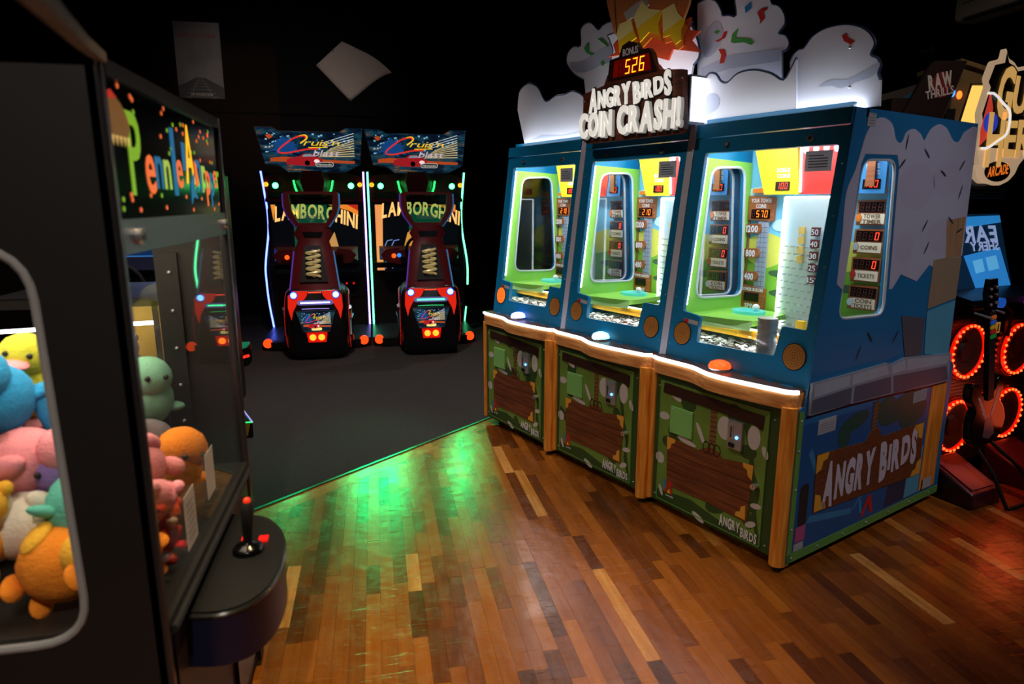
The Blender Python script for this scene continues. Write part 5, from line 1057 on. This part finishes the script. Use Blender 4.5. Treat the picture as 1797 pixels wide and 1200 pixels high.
for a in (
 ('orange duck plush lying head down against the side window', (-.225, .125, .80), .085, 'orange', (.5, .9, .4), duck('yellow', 'orange')),
 ('teal plush with a red strap leaning on the side window', (-.19, .20, .90), .085, 'teal', (-.3, .4, .5), seal('teal')+[('strap', (.15, -.1, .15), (1.03, .25, 1.02), 'red')]),
 ('cream plush bear behind the orange duck plush', (-.33, .20, .86), .075, 'white', (.3, -.7, .3), bear('white', 'tan')),
 ('golden tan plush resting low in the corner of side window', (-.40, .14, .86), .07, 'yellow', (.2, .3, .6), bear('yellow')),
 ('pink plush pig lying across the purple plush', (-.34, .27, .985), .08, 'pink', (1.2, .3, 1.3), bear('pink', 'pink')),
 ('purple plush half buried under the pink ones', (-.27, .30, .90), .08, 'purple', (.2, .1, 0), seal('purple')),
 ('bright blue plush with long tail on top of pile', (-.40, .30, 1.12), .085, 'blue', (.2, -.4, .6), seal('blue')+[('tail_fin', (.9, -.3, -1.2), (.35, .2, .9), 'blue')]),
 ('lemon yellow round plush behind the blue plush', (-.40, .46, 1.11), .085, 'lemon', (.1, .2, .1), duck('lemon', 'pink')),
 ('sandy tan plush dog below the blue plush', (-.45, .18, 1.02), .075, 'tan', (.3, .5, .4), bear('tan')),
 ('pale pink plush pig near the front glass', (-.13, .30, .93), .075, 'pink', (.3, -.9, 1.0), bear('pink', 'pink')),
 ('small pale pink plush pressed on the front glass below another', (-.10, .21, .87), .06, 'pink', (.9, .3, .9), bear('pink', 'pink')),
 ('vivid orange plush behind the paper notices', (-.12, .52, .84), .085, 'orange', (.3, .2, .8), seal('orange')),
 ('yellow and orange duck plush at the near front corner', (-.10, .13, .80), .07, 'yellow', (.2, -.3, 1.2), duck('yellow', 'orange')),
 ('small red-orange plush beside the front corner duck', (-.08, .24, .78), .05, 'red', (.1, .4, .9), bear('red')),
 ('mint green seal plush at the back of pile', (-.24, .74, .98), .085, 'mint', (.1, .1, .7), seal('mint')),
 ('white plush puppy with brown ear beside the mint seal', (-.33, .68, 1.0), .075, 'white', (.1, .2, .8), bear('white')+[('brown_ear', (.5, -.05, 1.72), .3, 'brown')]),
 ('magenta plush in the middle of pile', (-.27, .56, .93), .085, 'hot', (.3, .4, .2), seal('hot')),
 ('violet plush left of the magenta one', (-.38, .52, 1.0), .075, 'purple', (.2, .6, .3), bear('purple')),
 ('grey plush under the magenta one', (-.22, .64, .82), .09, 'grey', (.2, .1, .5), seal('grey')),
 ('blue plush behind the white puppy', (-.44, .80, 1.0), .08, 'blue', (.1, .3, .4), seal('blue')),
 ('cream plush bear in the back corner', (-.52, .66, 1.0), .08, 'white', (.2, .2, .9), bear('white', 'tan')),
 ('brown plush bear at the bottom of pile', (-.45, .42, .82), .10, 'brown', (.2, .1, .3), bear('brown', 'tan')),
 ('tan plush bear under the violet plush', (-.50, .58, .84), .10, 'tan', (.1, .3, .2), bear('tan')),
 ('grey plush at the bottom near back wall', (-.60, .30, .82), .11, 'grey', (.2, .4, .1), seal('grey')),
 ('pink plush at the back below the far window', (-.62, .76, .84), .11, 'pink', (.1, .1, .5), bear('pink', 'pink')),
 ('teal plush near back wall of crane machine', (-.66, .50, .92), .10, 'teal', (.1, .5, .5), seal('teal'))): plush(*a)

# ------------------------------------------------------------------ guitar game cabinet at the right edge
T = thing('guitar_game_cabinet', 'black music game cabinet with red-ringed speakers and gothic lettered sign', 'arcade machine', (3.565, 3.084, 0), math.radians(14.04))
GB = mat('guitar_black', (16, 16, 19), .4); RIDGE = mat('ridge_metal', (66, 70, 80), .35, .8); MAR = mat('maroon_box', (60, 26, 36), .3)
MB().box(-.715, .30, .02, .80, .06, 1.02).build('lower_cabinet', GB, T)
BF = MB().box(-.715, .30, .0, .02, .10, 1.0).build('speaker_baffle', RIDGE, T); m = MB()
for k in range(44): m.box(-.715, .30, -.004, 0, .11+.02*k, .12+.02*k)
m.build('ridges', RIDGE, BF, kind='stuff')
MB().box(-.715, .30, .22, .80, 1.02, 1.58).build('upper_cabinet', GB, T)
for cx, cz in ((.02, .73), (.0, .35), (-.455, .76), (-.485, .34)):
    M_ = axes((cx, -.005, cz), (1, 0, 0), (0, 0, 1))
    s = MB().lathe([(.0, .01), (.05, .012), (.06, .0), (.115, .02), (.125, .02)], 28, M_).build('speaker', RUBBER, T)
    MB().lathe([(.125, .0), (.13, .035), (.155, .035), (.17, .02), (.172, .0)], 28, M_).build('clear_ring', glass('ring_acrylic', (255, 200, 190), refl=.12), s)
    MB().tube([tuple(M_ @ Vector((.142*math.cos(a), .142*math.sin(a), .018))) for a in [2*PI*k/28 for k in range(28)]], .010, 6, True).build('red_light_ring', em('ring_red', (255, 34, 10), .8), s)
    d = MB()
    for k in range(26):
        a = 2*PI*k/26; d.ball(tuple(M_ @ Vector((.142*math.cos(a), .142*math.sin(a), .028))), .008, 6)
    d.build('red_diodes', em('diode_hot', (255, 90, 40), 6), s, kind='stuff')
lamp('ring_glow', 'POINT', (-.25, -.25, .45), 2.2, (1, .10, .03), None, .15, parent=T)
cd_ = MB().box(-.34, -.12, -.012, .0, .66, .98).build('coin_door', GLOSSBLACK, T)
for x_ in (-.28, -.20):
    q = MB().box(x_-.02, x_+.02, -.02, -.012, .84, .90).build('coin_slot', em('slot_amber', (200, 150, 60), .35), cd_); MB().box(x_-.004, x_+.004, -.022, -.02, .85, .89).build('slit', INK, q)
MB().tube([(-.36, -.01, .98), (-.22, -.03, 1.02), (-.11, -.03, .96), (-.09, -.02, .72)], .008, 6).build('cable', RUBBER, T)
cp_ = MB().add([(-.715, -.16, 1.04), (.30, -.16, 1.04), (.30, -.16, 1.07), (-.715, -.16, 1.07), (-.715, .1, 1.02), (.30, .1, 1.02), (.30, .1, 1.12), (-.715, .1, 1.12)], [(0, 1, 2, 3), (4, 7, 6, 5), (0, 4, 5, 1), (3, 2, 6, 7), (0, 3, 7, 4), (1, 5, 6, 2)]).build('control_panel', mat('panel_steel', (52, 58, 70), .35, .5), T)
for x_, c in ((-.50, (30, 90, 190)), (-.24, (120, 40, 130)), (-.08, (120, 40, 130))): MB().cyl((x_, -.155, 1.05), (x_, -.185, 1.05), .026, n=14).build('panel_button', em('pbtn_%d' % c[0], c, .5), cp_)
# tilted screen
SM = axes((-.36, .06, 1.29), (1, 0, 0), (0, .13/.43, 1))
MB().box(-.36, .66, -.24, .24, -.05, -.012, SM).build('screen_bezel', GB, T)
S = MB().box(-.27, .27, -.215, .21, -.012, 0, SM).build('screen', em('gh_screen', (14, 40, 66), .5), T)
for k, (p, c, e_) in enumerate((([(-.27, .19), (.27, .20), (.27, .16), (-.1, .13), (-.27, .14)], (40, 130, 200), .8), ([(-.12, -.02), (.22, .02), (.26, -.2), (-.06, -.21)], (40, 120, 190), .9), ([(-.05, -.05), (.04, -.04), (.045, -.11), (-.04, -.12)], (90, 170, 220), .8), ([(.07, -.035), (.17, -.025), (.18, -.10), (.08, -.11)], (90, 170, 220), .8))): MB().flat(p, .001+.0003*k, SM).build('picture_shape', em('gh_pic_%d' % k, c, e_), S)
FL = Matrix.Diagonal((-1, 1, 1, 1))
m = text(MB(), 'EAR', .09, SM @ Matrix.Translation((.06, .10, .002)) @ FL, width=.30, bold=.03); text(m, 'SHERY', .05, SM @ Matrix.Translation((.08, .03, .002)) @ FL, width=.26, bold=.03)  # reflection of another machine's sign, painted mirrored onto the screen
m.build('lettering', em('gh_reflection', (150, 170, 215), .7), S)
# header grille and cutout sign
HG = MB().box(-.715, .30, -.02, .22, 1.575, 1.70).build('header_grille', mat('grille_blue', (60, 70, 92), .3, .7), T); m = MB()
for k in range(7): m.box(-.715, .30, -.026, -.02, 1.585+.016*k, 1.593+.016*k)
m.build('grille_bars', mat('grille_blue', (60, 70, 92), .3, .7), HG, kind='stuff')
OUT = [(-.664, 1.738), (-.708, 1.808), (-.694, 1.907), (-.719, 1.973), (-.678, 2.106), (-.702, 2.13), (-.668, 2.216), (-.589, 2.233), (-.583, 2.285), (-.552, 2.236), (-.502, 2.225), (-.467, 2.201), (-.379, 2.219), (-.2, 2.20), (-.05, 2.24), (.06, 2.19), (.12, 2.0), (.10, 1.86), (-.02, 1.80), (-.263, 1.799), (-.334, 1.74), (-.353, 1.697), (-.403, 1.659), (-.481, 1.635), (-.556, 1.646), (-.623, 1.645), (-.676, 1.672), (-.693, 1.705)]
sg2 = MB().prism(roundpoly(OUT, .015, 2), 0, .025, FR(-.045)).build('name_sign', em('gh_sign', (226, 190, 150), .45), T)
MB().flat([(x*.96-.012, 1.96+(z-1.96)*.93) for x, z in OUT[1:-9]], .001, FR(-.07)).build('sign_field', INK, sg2)
MB().flat([(-.70, 1.90), (-.66, 2.08), (-.62, 2.0), (-.64, 1.86), (-.69, 1.82)], .0016, FR(-.07)).build('red_print', em('gh_red', (214, 66, 50), .6), sg2)
MB().flat(ell(-.625, 1.935, .06, .05, 16), .002, FR(-.07)).build('blue_print', em('gh_blue', (44, 66, 190), .6), sg2)
text(MB(), 'GUITAR', .20, axes((-.27, -.0725, 2.075), (1, 0, -.04), (0, 0, 1)), width=.66, bold=.03, gap=.05, hs=[1.2, .85, .9, .9, .9, 1.1], thick=.004).build('lettering', em('gh_gold', (230, 178, 100), .62), sg2)
text(MB(), 'HERO', .19, axes((-.36, -.0725, 1.875), (1, 0, .05), (0, 0, 1)), width=.56, bold=.03, gap=.05, hs=[1.35, .9, .95, 1.0], thick=.004).build('lettering', em('gh_gold', (230, 178, 100), .62), sg2)
pb = MB().flat(ell(-.51, 1.705, .11, .05, 22), .001, FR(-.07)).build('splatter_print', INK, sg2)
text(MB(), 'ARCADE', .05, axes((-.505, -.0722, 1.712), (1, 0, .12), (0, 0, 1)), width=.17, bold=.02, slant=.15).build('lettering', em('gh_orange', (240, 120, 40), .8), pb)
MB().tube([(-.66+.18*math.cos(a)*1.0, -.078, 1.94+.12*math.sin(a)+.01*math.sin(5*a)) for a in [math.radians(d) for d in range(-95, 100, 12)]], .006, 6).build('white_outline', em('gh_white', (240, 240, 240), .8), sg2)
for x_ in (-.5, .0): MB().box(x_-.02, x_+.02, -.04, .22, 1.70, 1.75).build('sign_bracket', GB, T)
# two pedal boxes on the floor
def rp(M, *p): return [tuple(M @ Vector(q)) for q in p]
for x0, x1, lab in ((-.72, -.47, 'maroon pedal box on floor under the hanging guitar'), (-.20, .10, 'maroon pedal box with blue reflection at the right picture edge')):
    q = thing('pedal_box', lab, 'pedal', T.location, T.rotation_euler.z, 'pedal boxes of the music game')
    MB().loft([[(x0, -.30, .0), (x1, -.30, .0), (x1, -.04, .0), (x0, -.04, .0)], [(x0, -.30, .08), (x1, -.30, .08), (x1, -.04, .2), (x0, -.04, .2)]], smooth=False).build('box', MAR, q, bevel=.012)
    MB().add([(x0+.03, -.275, .098), (x1-.03, -.275, .098), (x1-.03, -.08, .188), (x0+.03, -.08, .188)], [(0, 1, 2, 3)]).build('tread', mat('tread_maroon', (90, 50, 66), .25), q)
# guitar controllers hung on hooks
def guitar(label, x, y, tilt):
    t_ = math.radians(14.04); ca, sa = math.cos(t_), math.sin(t_)
    q = thing('guitar_controller', label, 'guitar', (3.565+ca*x-sa*y, 3.084+sa*x+ca*y, .30), t_, 'guitar controllers'); q.rotation_euler = (0, -tilt, t_)
    body = smoothpoly([(0, 0), (.09, .01), (.145, .09), (.13, .18), (.10, .23), (.13, .29), (.12, .36), (.07, .345), (.045, .30), (-.045, .30), (-.075, .36), (-.13, .38), (-.15, .31), (-.11, .23), (-.14, .17), (-.15, .08), (-.09, .01)], 4)
    b = MB().prism(body, 0, .045, FR()).build('body', GLOSSBLACK, q, bevel=.008)
    for s in (-1, 1):
        for k in range(5): MB().flat([(s*.015, .17), (s*(.03+.012*k), .16+.035*k), (s*(.045+.012*k), .165+.033*k), (s*.022, .15)], .0005+.0001*k, FR(-.045)).build('feather_print', mat('guitar_silver', (150, 150, 156), .4), b)
    MB().flat([(-.03, .15), (.03, .15), (.05, .05), (.0, .03), (-.05, .06)], .0006, FR(-.045)).build('emblem_print', mat('guitar_grey', (90, 90, 96), .4), b)
    nk = MB().box(-.024, .024, -.055, -.03, .26, .74).build('neck', RUBBER, q)
    for k in range(5): MB().box(-.02, .02, -.062, -.055, .60+.025*k, .617+.025*k).build('fret_button', [em('fret_g', (30, 120, 50), .3), em('fret_r', (150, 30, 30), .3), em('fret_y', (160, 130, 30), .3), em('fret_b', (40, 80, 170), .3), em('fret_o', (190, 90, 30), .3)][k], nk)
    h = MB().prism([(-.03, .74), (.03, .74), (.045, .80), (.035, .90), (-.025, .91), (-.045, .84)], 0, .025, FR(-.03)).build('headstock', GLOSSBLACK, q)
    for k in range(3):
        for s in (-1, 1): MB().ball((s*.022, -.058, .78+.04*k), .008, 8).build('tuning_peg', CHROME, h)
    MB().tube([(.05, -.02, .0), (.08, -.12, -.10), (.14, -.17, -.22), (.15, -.19, -.285), (.08, -.24, -.285), (-.10, -.20, -.285)], .010, 8).build('cable', RUBBER, q)
    MB().tube([(-.06, -.02, .0), (-.08, -.12, -.12), (-.10, -.20, -.285)], .010, 8).build('cable', RUBBER, q)
    hk = MB().tube([(-.05, -.08, .72), (-.05, -.0, .735), (.0, .04, .74), (.05, .0, .735), (.05, -.08, .72)], .007, 6).build('hook', STEEL, q)
    return q
guitar('black toy guitar with silver wings print hanging by the coin pushers', -.50, -.17, math.radians(12))
guitar('black toy guitar cut by the right picture edge', .22, -.17, math.radians(6))

# ------------------------------------------------------------------ cabinets and fittings behind, at the right
T = thing('shooter_cabinet', 'dark cabinet with red logo side and yellow-lit interior, behind the coin pushers', 'arcade machine', (3.72, 4.35, 0), math.radians(-11.5))
SB = mat('maroon_black', (30, 14, 14), .45); TAN = mat('tan_panel', (120, 96, 62), .45)
sdl = MB().prism([(.0, 0), (.30, 0), (.30, 2.13), (.43, 2.53), (.20, 2.53), (.165, 2.49), (.09, 2.33), (.0, 2.14)], 0, .03, FR(.0)).build('side_panel', SB, T)
m = text(MB(), 'RAW', .10, axes((.255, -.0305, 2.40), (1, 0, .22), (0, 0, 1)), width=.17, bold=.05); text(m, 'THRILLS', .055, axes((.262, -.0305, 2.32), (1, 0, .22), (0, 0, 1)), width=.20, bold=.03)
m.build('lettering', mat('logo_pale', (190, 186, 184), .5), sdl); MB().flat(ell(.27, 2.37, .07, .09, 18), .0003, FR(-.03)).build('logo_red', mat('logo_red', (110, 24, 24), .5), sdl)
MB().tube([(.43, -.02, 2.53), (.30, -.02, 2.13)], .006, 6).build('edge_strip', mat('edge_pale', (190, 170, 150), .4), sdl)
bp = MB().prism([(.30, 0), (.75, 0), (.75, 2.44), (.43, 2.53)], 0, .03, FR(.10)).build('inner_panel', TAN, T)
for x_, z_, c in ((.412, 2.33, (40, 120, 255)), (.465, 2.315, (255, 100, 30))): MB().ball((x_, .065, z_), (.020, .012, .030), 12).build('panel_lamp', em('plamp_%d' % c[0], c, 3.0), bp)
MB().box(.38, .45, .06, .07, 2.12, 2.22).build('speaker_slot', INK, bp)
sc_ = MB().prism([(.47, 2.0), (.70, 2.0), (.70, 2.38), (.545, 2.38)], 0, .01, FR(.07)).build('lit_screen', em('yellow_screen', (240, 190, 90), 1.1), bp)
MB().tube([(.46, .055, 2.0), (.535, .055, 2.39), (.70, .055, 2.39)], .008, 6).build('screen_rim', INK, bp)
MB().box(.0, .75, .1, .8, 0.0, 2.3).build('cabinet_body', SB, T)
tp = MB().prism([(.43, 2.53), (.75, 2.44), (.75, 2.47), (.43, 2.56)], -.5, .03, FR(.07)).build('roof', TAN, T)
bb = thing('blue_cabinet', 'pale cabinet end with blue slanted panel behind the cloud board', 'arcade machine', (4.42, 5.45, 0), math.radians(-11.5))
MB().prism([(.0, 0), (.42, 0), (.42, 2.60), (.0, 2.48)], 0, .4, FR(.4)).build('cabinet_body', mat('pale_panel', (110, 100, 92), .6), bb)
MB().prism([(.06, 2.36), (.36, 2.54), (.40, 2.40), (.25, 2.30)], 0, .01, FR(.0)).build('blue_panel', BLUEP, bb)
# air conditioner on the right wall
T = thing('air_conditioner', 'dim white split air conditioner high on the right wall', 'air conditioner', (WX1, 4.45, 3.02), 0)
sec = rrect(-.24, .0, .0, .32, .05, 4)
o = MB().prism([(x, z) for x, z in sec], -.66, .66, axes((0, 0, 0), (1, 0, 0), (0, 0, 1))).build('casing', mat('ac_white', (170, 150, 146), .5), T)
MB().box(-.243, -.236, -.6, .6, .13, .136).build('seam', INK, T); MB().box(-.236, -.16, -.58, .58, -.002, .012).build('outlet', INK, T)
MB().add([(-.245, -.58, .02), (-.245, .58, .02), (-.19, .58, -.012), (-.19, -.58, -.012)], [(0, 1, 2, 3)]).build('flap', mat('ac_flap', (120, 108, 104), .5), T)
T = thing('wall_camera', 'small dark security camera on a thin cable on the right wall', 'camera', (WX1, 5.55, 2.90))
MB().box(-.07, .0, -.05, .05, -.03, .03).build('housing', mat('cam_grey', (60, 56, 56), .5), T); MB().cyl((-.07, .0, .0), (-.12, .03, -.015), .026, n=12).build('lens_barrel', INK, T)
MB().tube([(-.03, 0, .03), (-.012, .01, .3), (-.012, .02, 1.38)], .005, 6).build('cable', mat('cam_grey', (60, 56, 56), .5), T)

# ------------------------------------------------------------------ machines beyond the crane machine, at the left
T = thing('dance_platform', 'low dance platform with blue lights and yellow-black striped edge', 'platform', (-.86, 4.50, 0))
MB().prism([(-1.1, .0), (.0, .0), (-.16, .42), (-1.1, .42)], .012, .11).build('base', GB, T)
MB().prism([(-1.1, .01), (-.02, .01), (-.17, .41), (-1.1, .41)], .11, .116).build('glass_top', mat('pad_glass', (12, 24, 34), .15), T)
for k in range(14): MB().prism([(-1.08+.078*k, .02), (-1.05+.078*k, .02), (-1.03+.078*k, .10), (-1.06+.078*k, .10)], 0, .003, FR(0)).build('stripe', YEL, T)
MB().tube([(-1.1, .0, .112), (.0, .0, .112)], .006, 6).build('edge_light', em('pad_green', (60, 220, 110), 1.2), T); MB().tube([(.0, .0, .112), (-.16, .42, .112)], .005, 6).build('edge_light', em('pad_violet', (150, 130, 230), 1.0), T)
rr = random.Random(6)
for a in range(4):
    for b in range(5): MB().box(-.45-.05*a, -.42-.05*a, .08+.06*b, .11+.06*b, .116, .119).build('blue_light', em('pad_blue', (50, 140, 255), 2.2), T)
MB().box(-.11, -.08, .09, .12, .116, .119).build('blue_light', em('pad_blue', (50, 140, 255), 2.2), T)
T = thing('prize_case', 'glass prize case with bright tube light seen through the crane machine', 'display case', (-1.35, 3.2, 0))
MB().box(-.32, .38, -.02, .62, 0, .66).build('base', GB, T)
for x_ in (-.32, .36):
    for y_ in (-.02, .60): MB().box(x_, x_+.02, y_, y_+.02, .66, 1.12).build('post', STEEL, T)
MB().box(-.30, .36, -.015, -.01, .66, 1.10).build('pane', PANE, T); MB().box(.375, .38, 0, .60, .66, 1.10).build('pane', PANE, T)
MB().box(-.32, .38, -.02, .62, 1.10, 1.14).build('lid', STEEL, T); MB().tube([(-.28, .02, 1.0), (.36, .02, 1.02)], .010, 6).build('tube_light', LEDW, T)
MB().box(-.30, .36, .55, .60, .66, 1.08).build('yellow_back', mat('case_yellow', (230, 190, 90), .5), T)
lamp('case_lamp', 'AREA', (0, .3, 1.08), 1.5, (1, .9, .7), None, .4, .3, parent=T)
for a in (('yellow plush in the glass prize case', (-1.45+.455, 3.45-1.324, .76), .09, 'yellow', (0, 0, .3), bear('yellow')), ('white plush in the glass prize case', (-1.2+.455, 3.42-1.324, .76), .09, 'white', (0, 0, -.2), bear('white'))): plush(*a)
T = thing('driving_cabinet', 'driving game with blue lit screen seen through the crane machine glass', 'arcade machine', (-1.55, 4.9, 0))
MB().box(-.6, .45, .1, .7, 0.0, 1.75).build('cabinet_body', GB, T)
MB().box(-.5, .40, .06, .1, 1.05, 1.62).build('screen_bezel', GLOSSBLACK, T)
s = MB().box(-.46, .36, .05, .06, 1.10, 1.58).build('screen', em('drive_sky', (60, 120, 190), .8), T)
MB().flat([(-.3, 1.2), (.1, 1.2), (.15, 1.27), (.02, 1.32), (-.08, 1.4), (-.2, 1.4), (-.3, 1.3)], .001, FR(.05)).build('car_print', em('drive_car', (20, 60, 110), .6), s)
MB().flat([(-.46, 1.10), (.36, 1.10), (.36, 1.19), (-.46, 1.19)], .001, FR(.05)).build('road_print', em('drive_road', (40, 40, 60), .4), s)
MB().box(-.5, .40, -.25, .1, .88, 1.0).build('dash', mat('dash_blue', (36, 66, 100), .4), T); MB().tube([(-.4, -.255, .93), (.3, -.255, .93)], .008, 6).build('red_light_bar', em('bar_red', (255, 60, 20), 3), T)
MB().tube([(-.05+.15*math.cos(a), -.33, 1.02+.15*math.sin(a)) for a in [2*PI*k/20 for k in range(20)]], .015, 8, True).build('steering_wheel', RUBBER, T)
MB().cyl((-.05, -.33, 1.02), (-.05, -.2, .97), .03, n=10).build('steering_column', RUBBER, T)
MB().box(-.6, .45, .05, .1, 1.62, 1.75).build('header', mat('header_orange', (200, 120, 40), .5, emit=.35, ecol=(220, 130, 40)), T)
T = thing('lit_floor_lamp_post', 'low green and red lit corner of a machine beyond the crane machine', 'light', (-1.32, 6.65, 0))
MB().prism([(-.4, -.1), (.0, -.1), (.06, .0), (.06, .2), (-.4, .2)], .0, .18).build('base', GB, T)
MB().prism([(-.4, -.09), (-.0, -.09), (.05, .0), (.05, .19), (-.4, .19)], .18, .20).build('green_top', em('corner_green', (30, 130, 90), .5), T)
MB().tube([(-.4, -.10, .10), (.0, -.10, .10), (.065, .0, .10)], .014, 6).build('light_strip', em('corner_red', (255, 40, 24), 1.8), T)
MB().box(-.35, -.05, .0, .18, .20, .55).build('upright', em('corner_redbox', (120, 14, 10), .5), T)
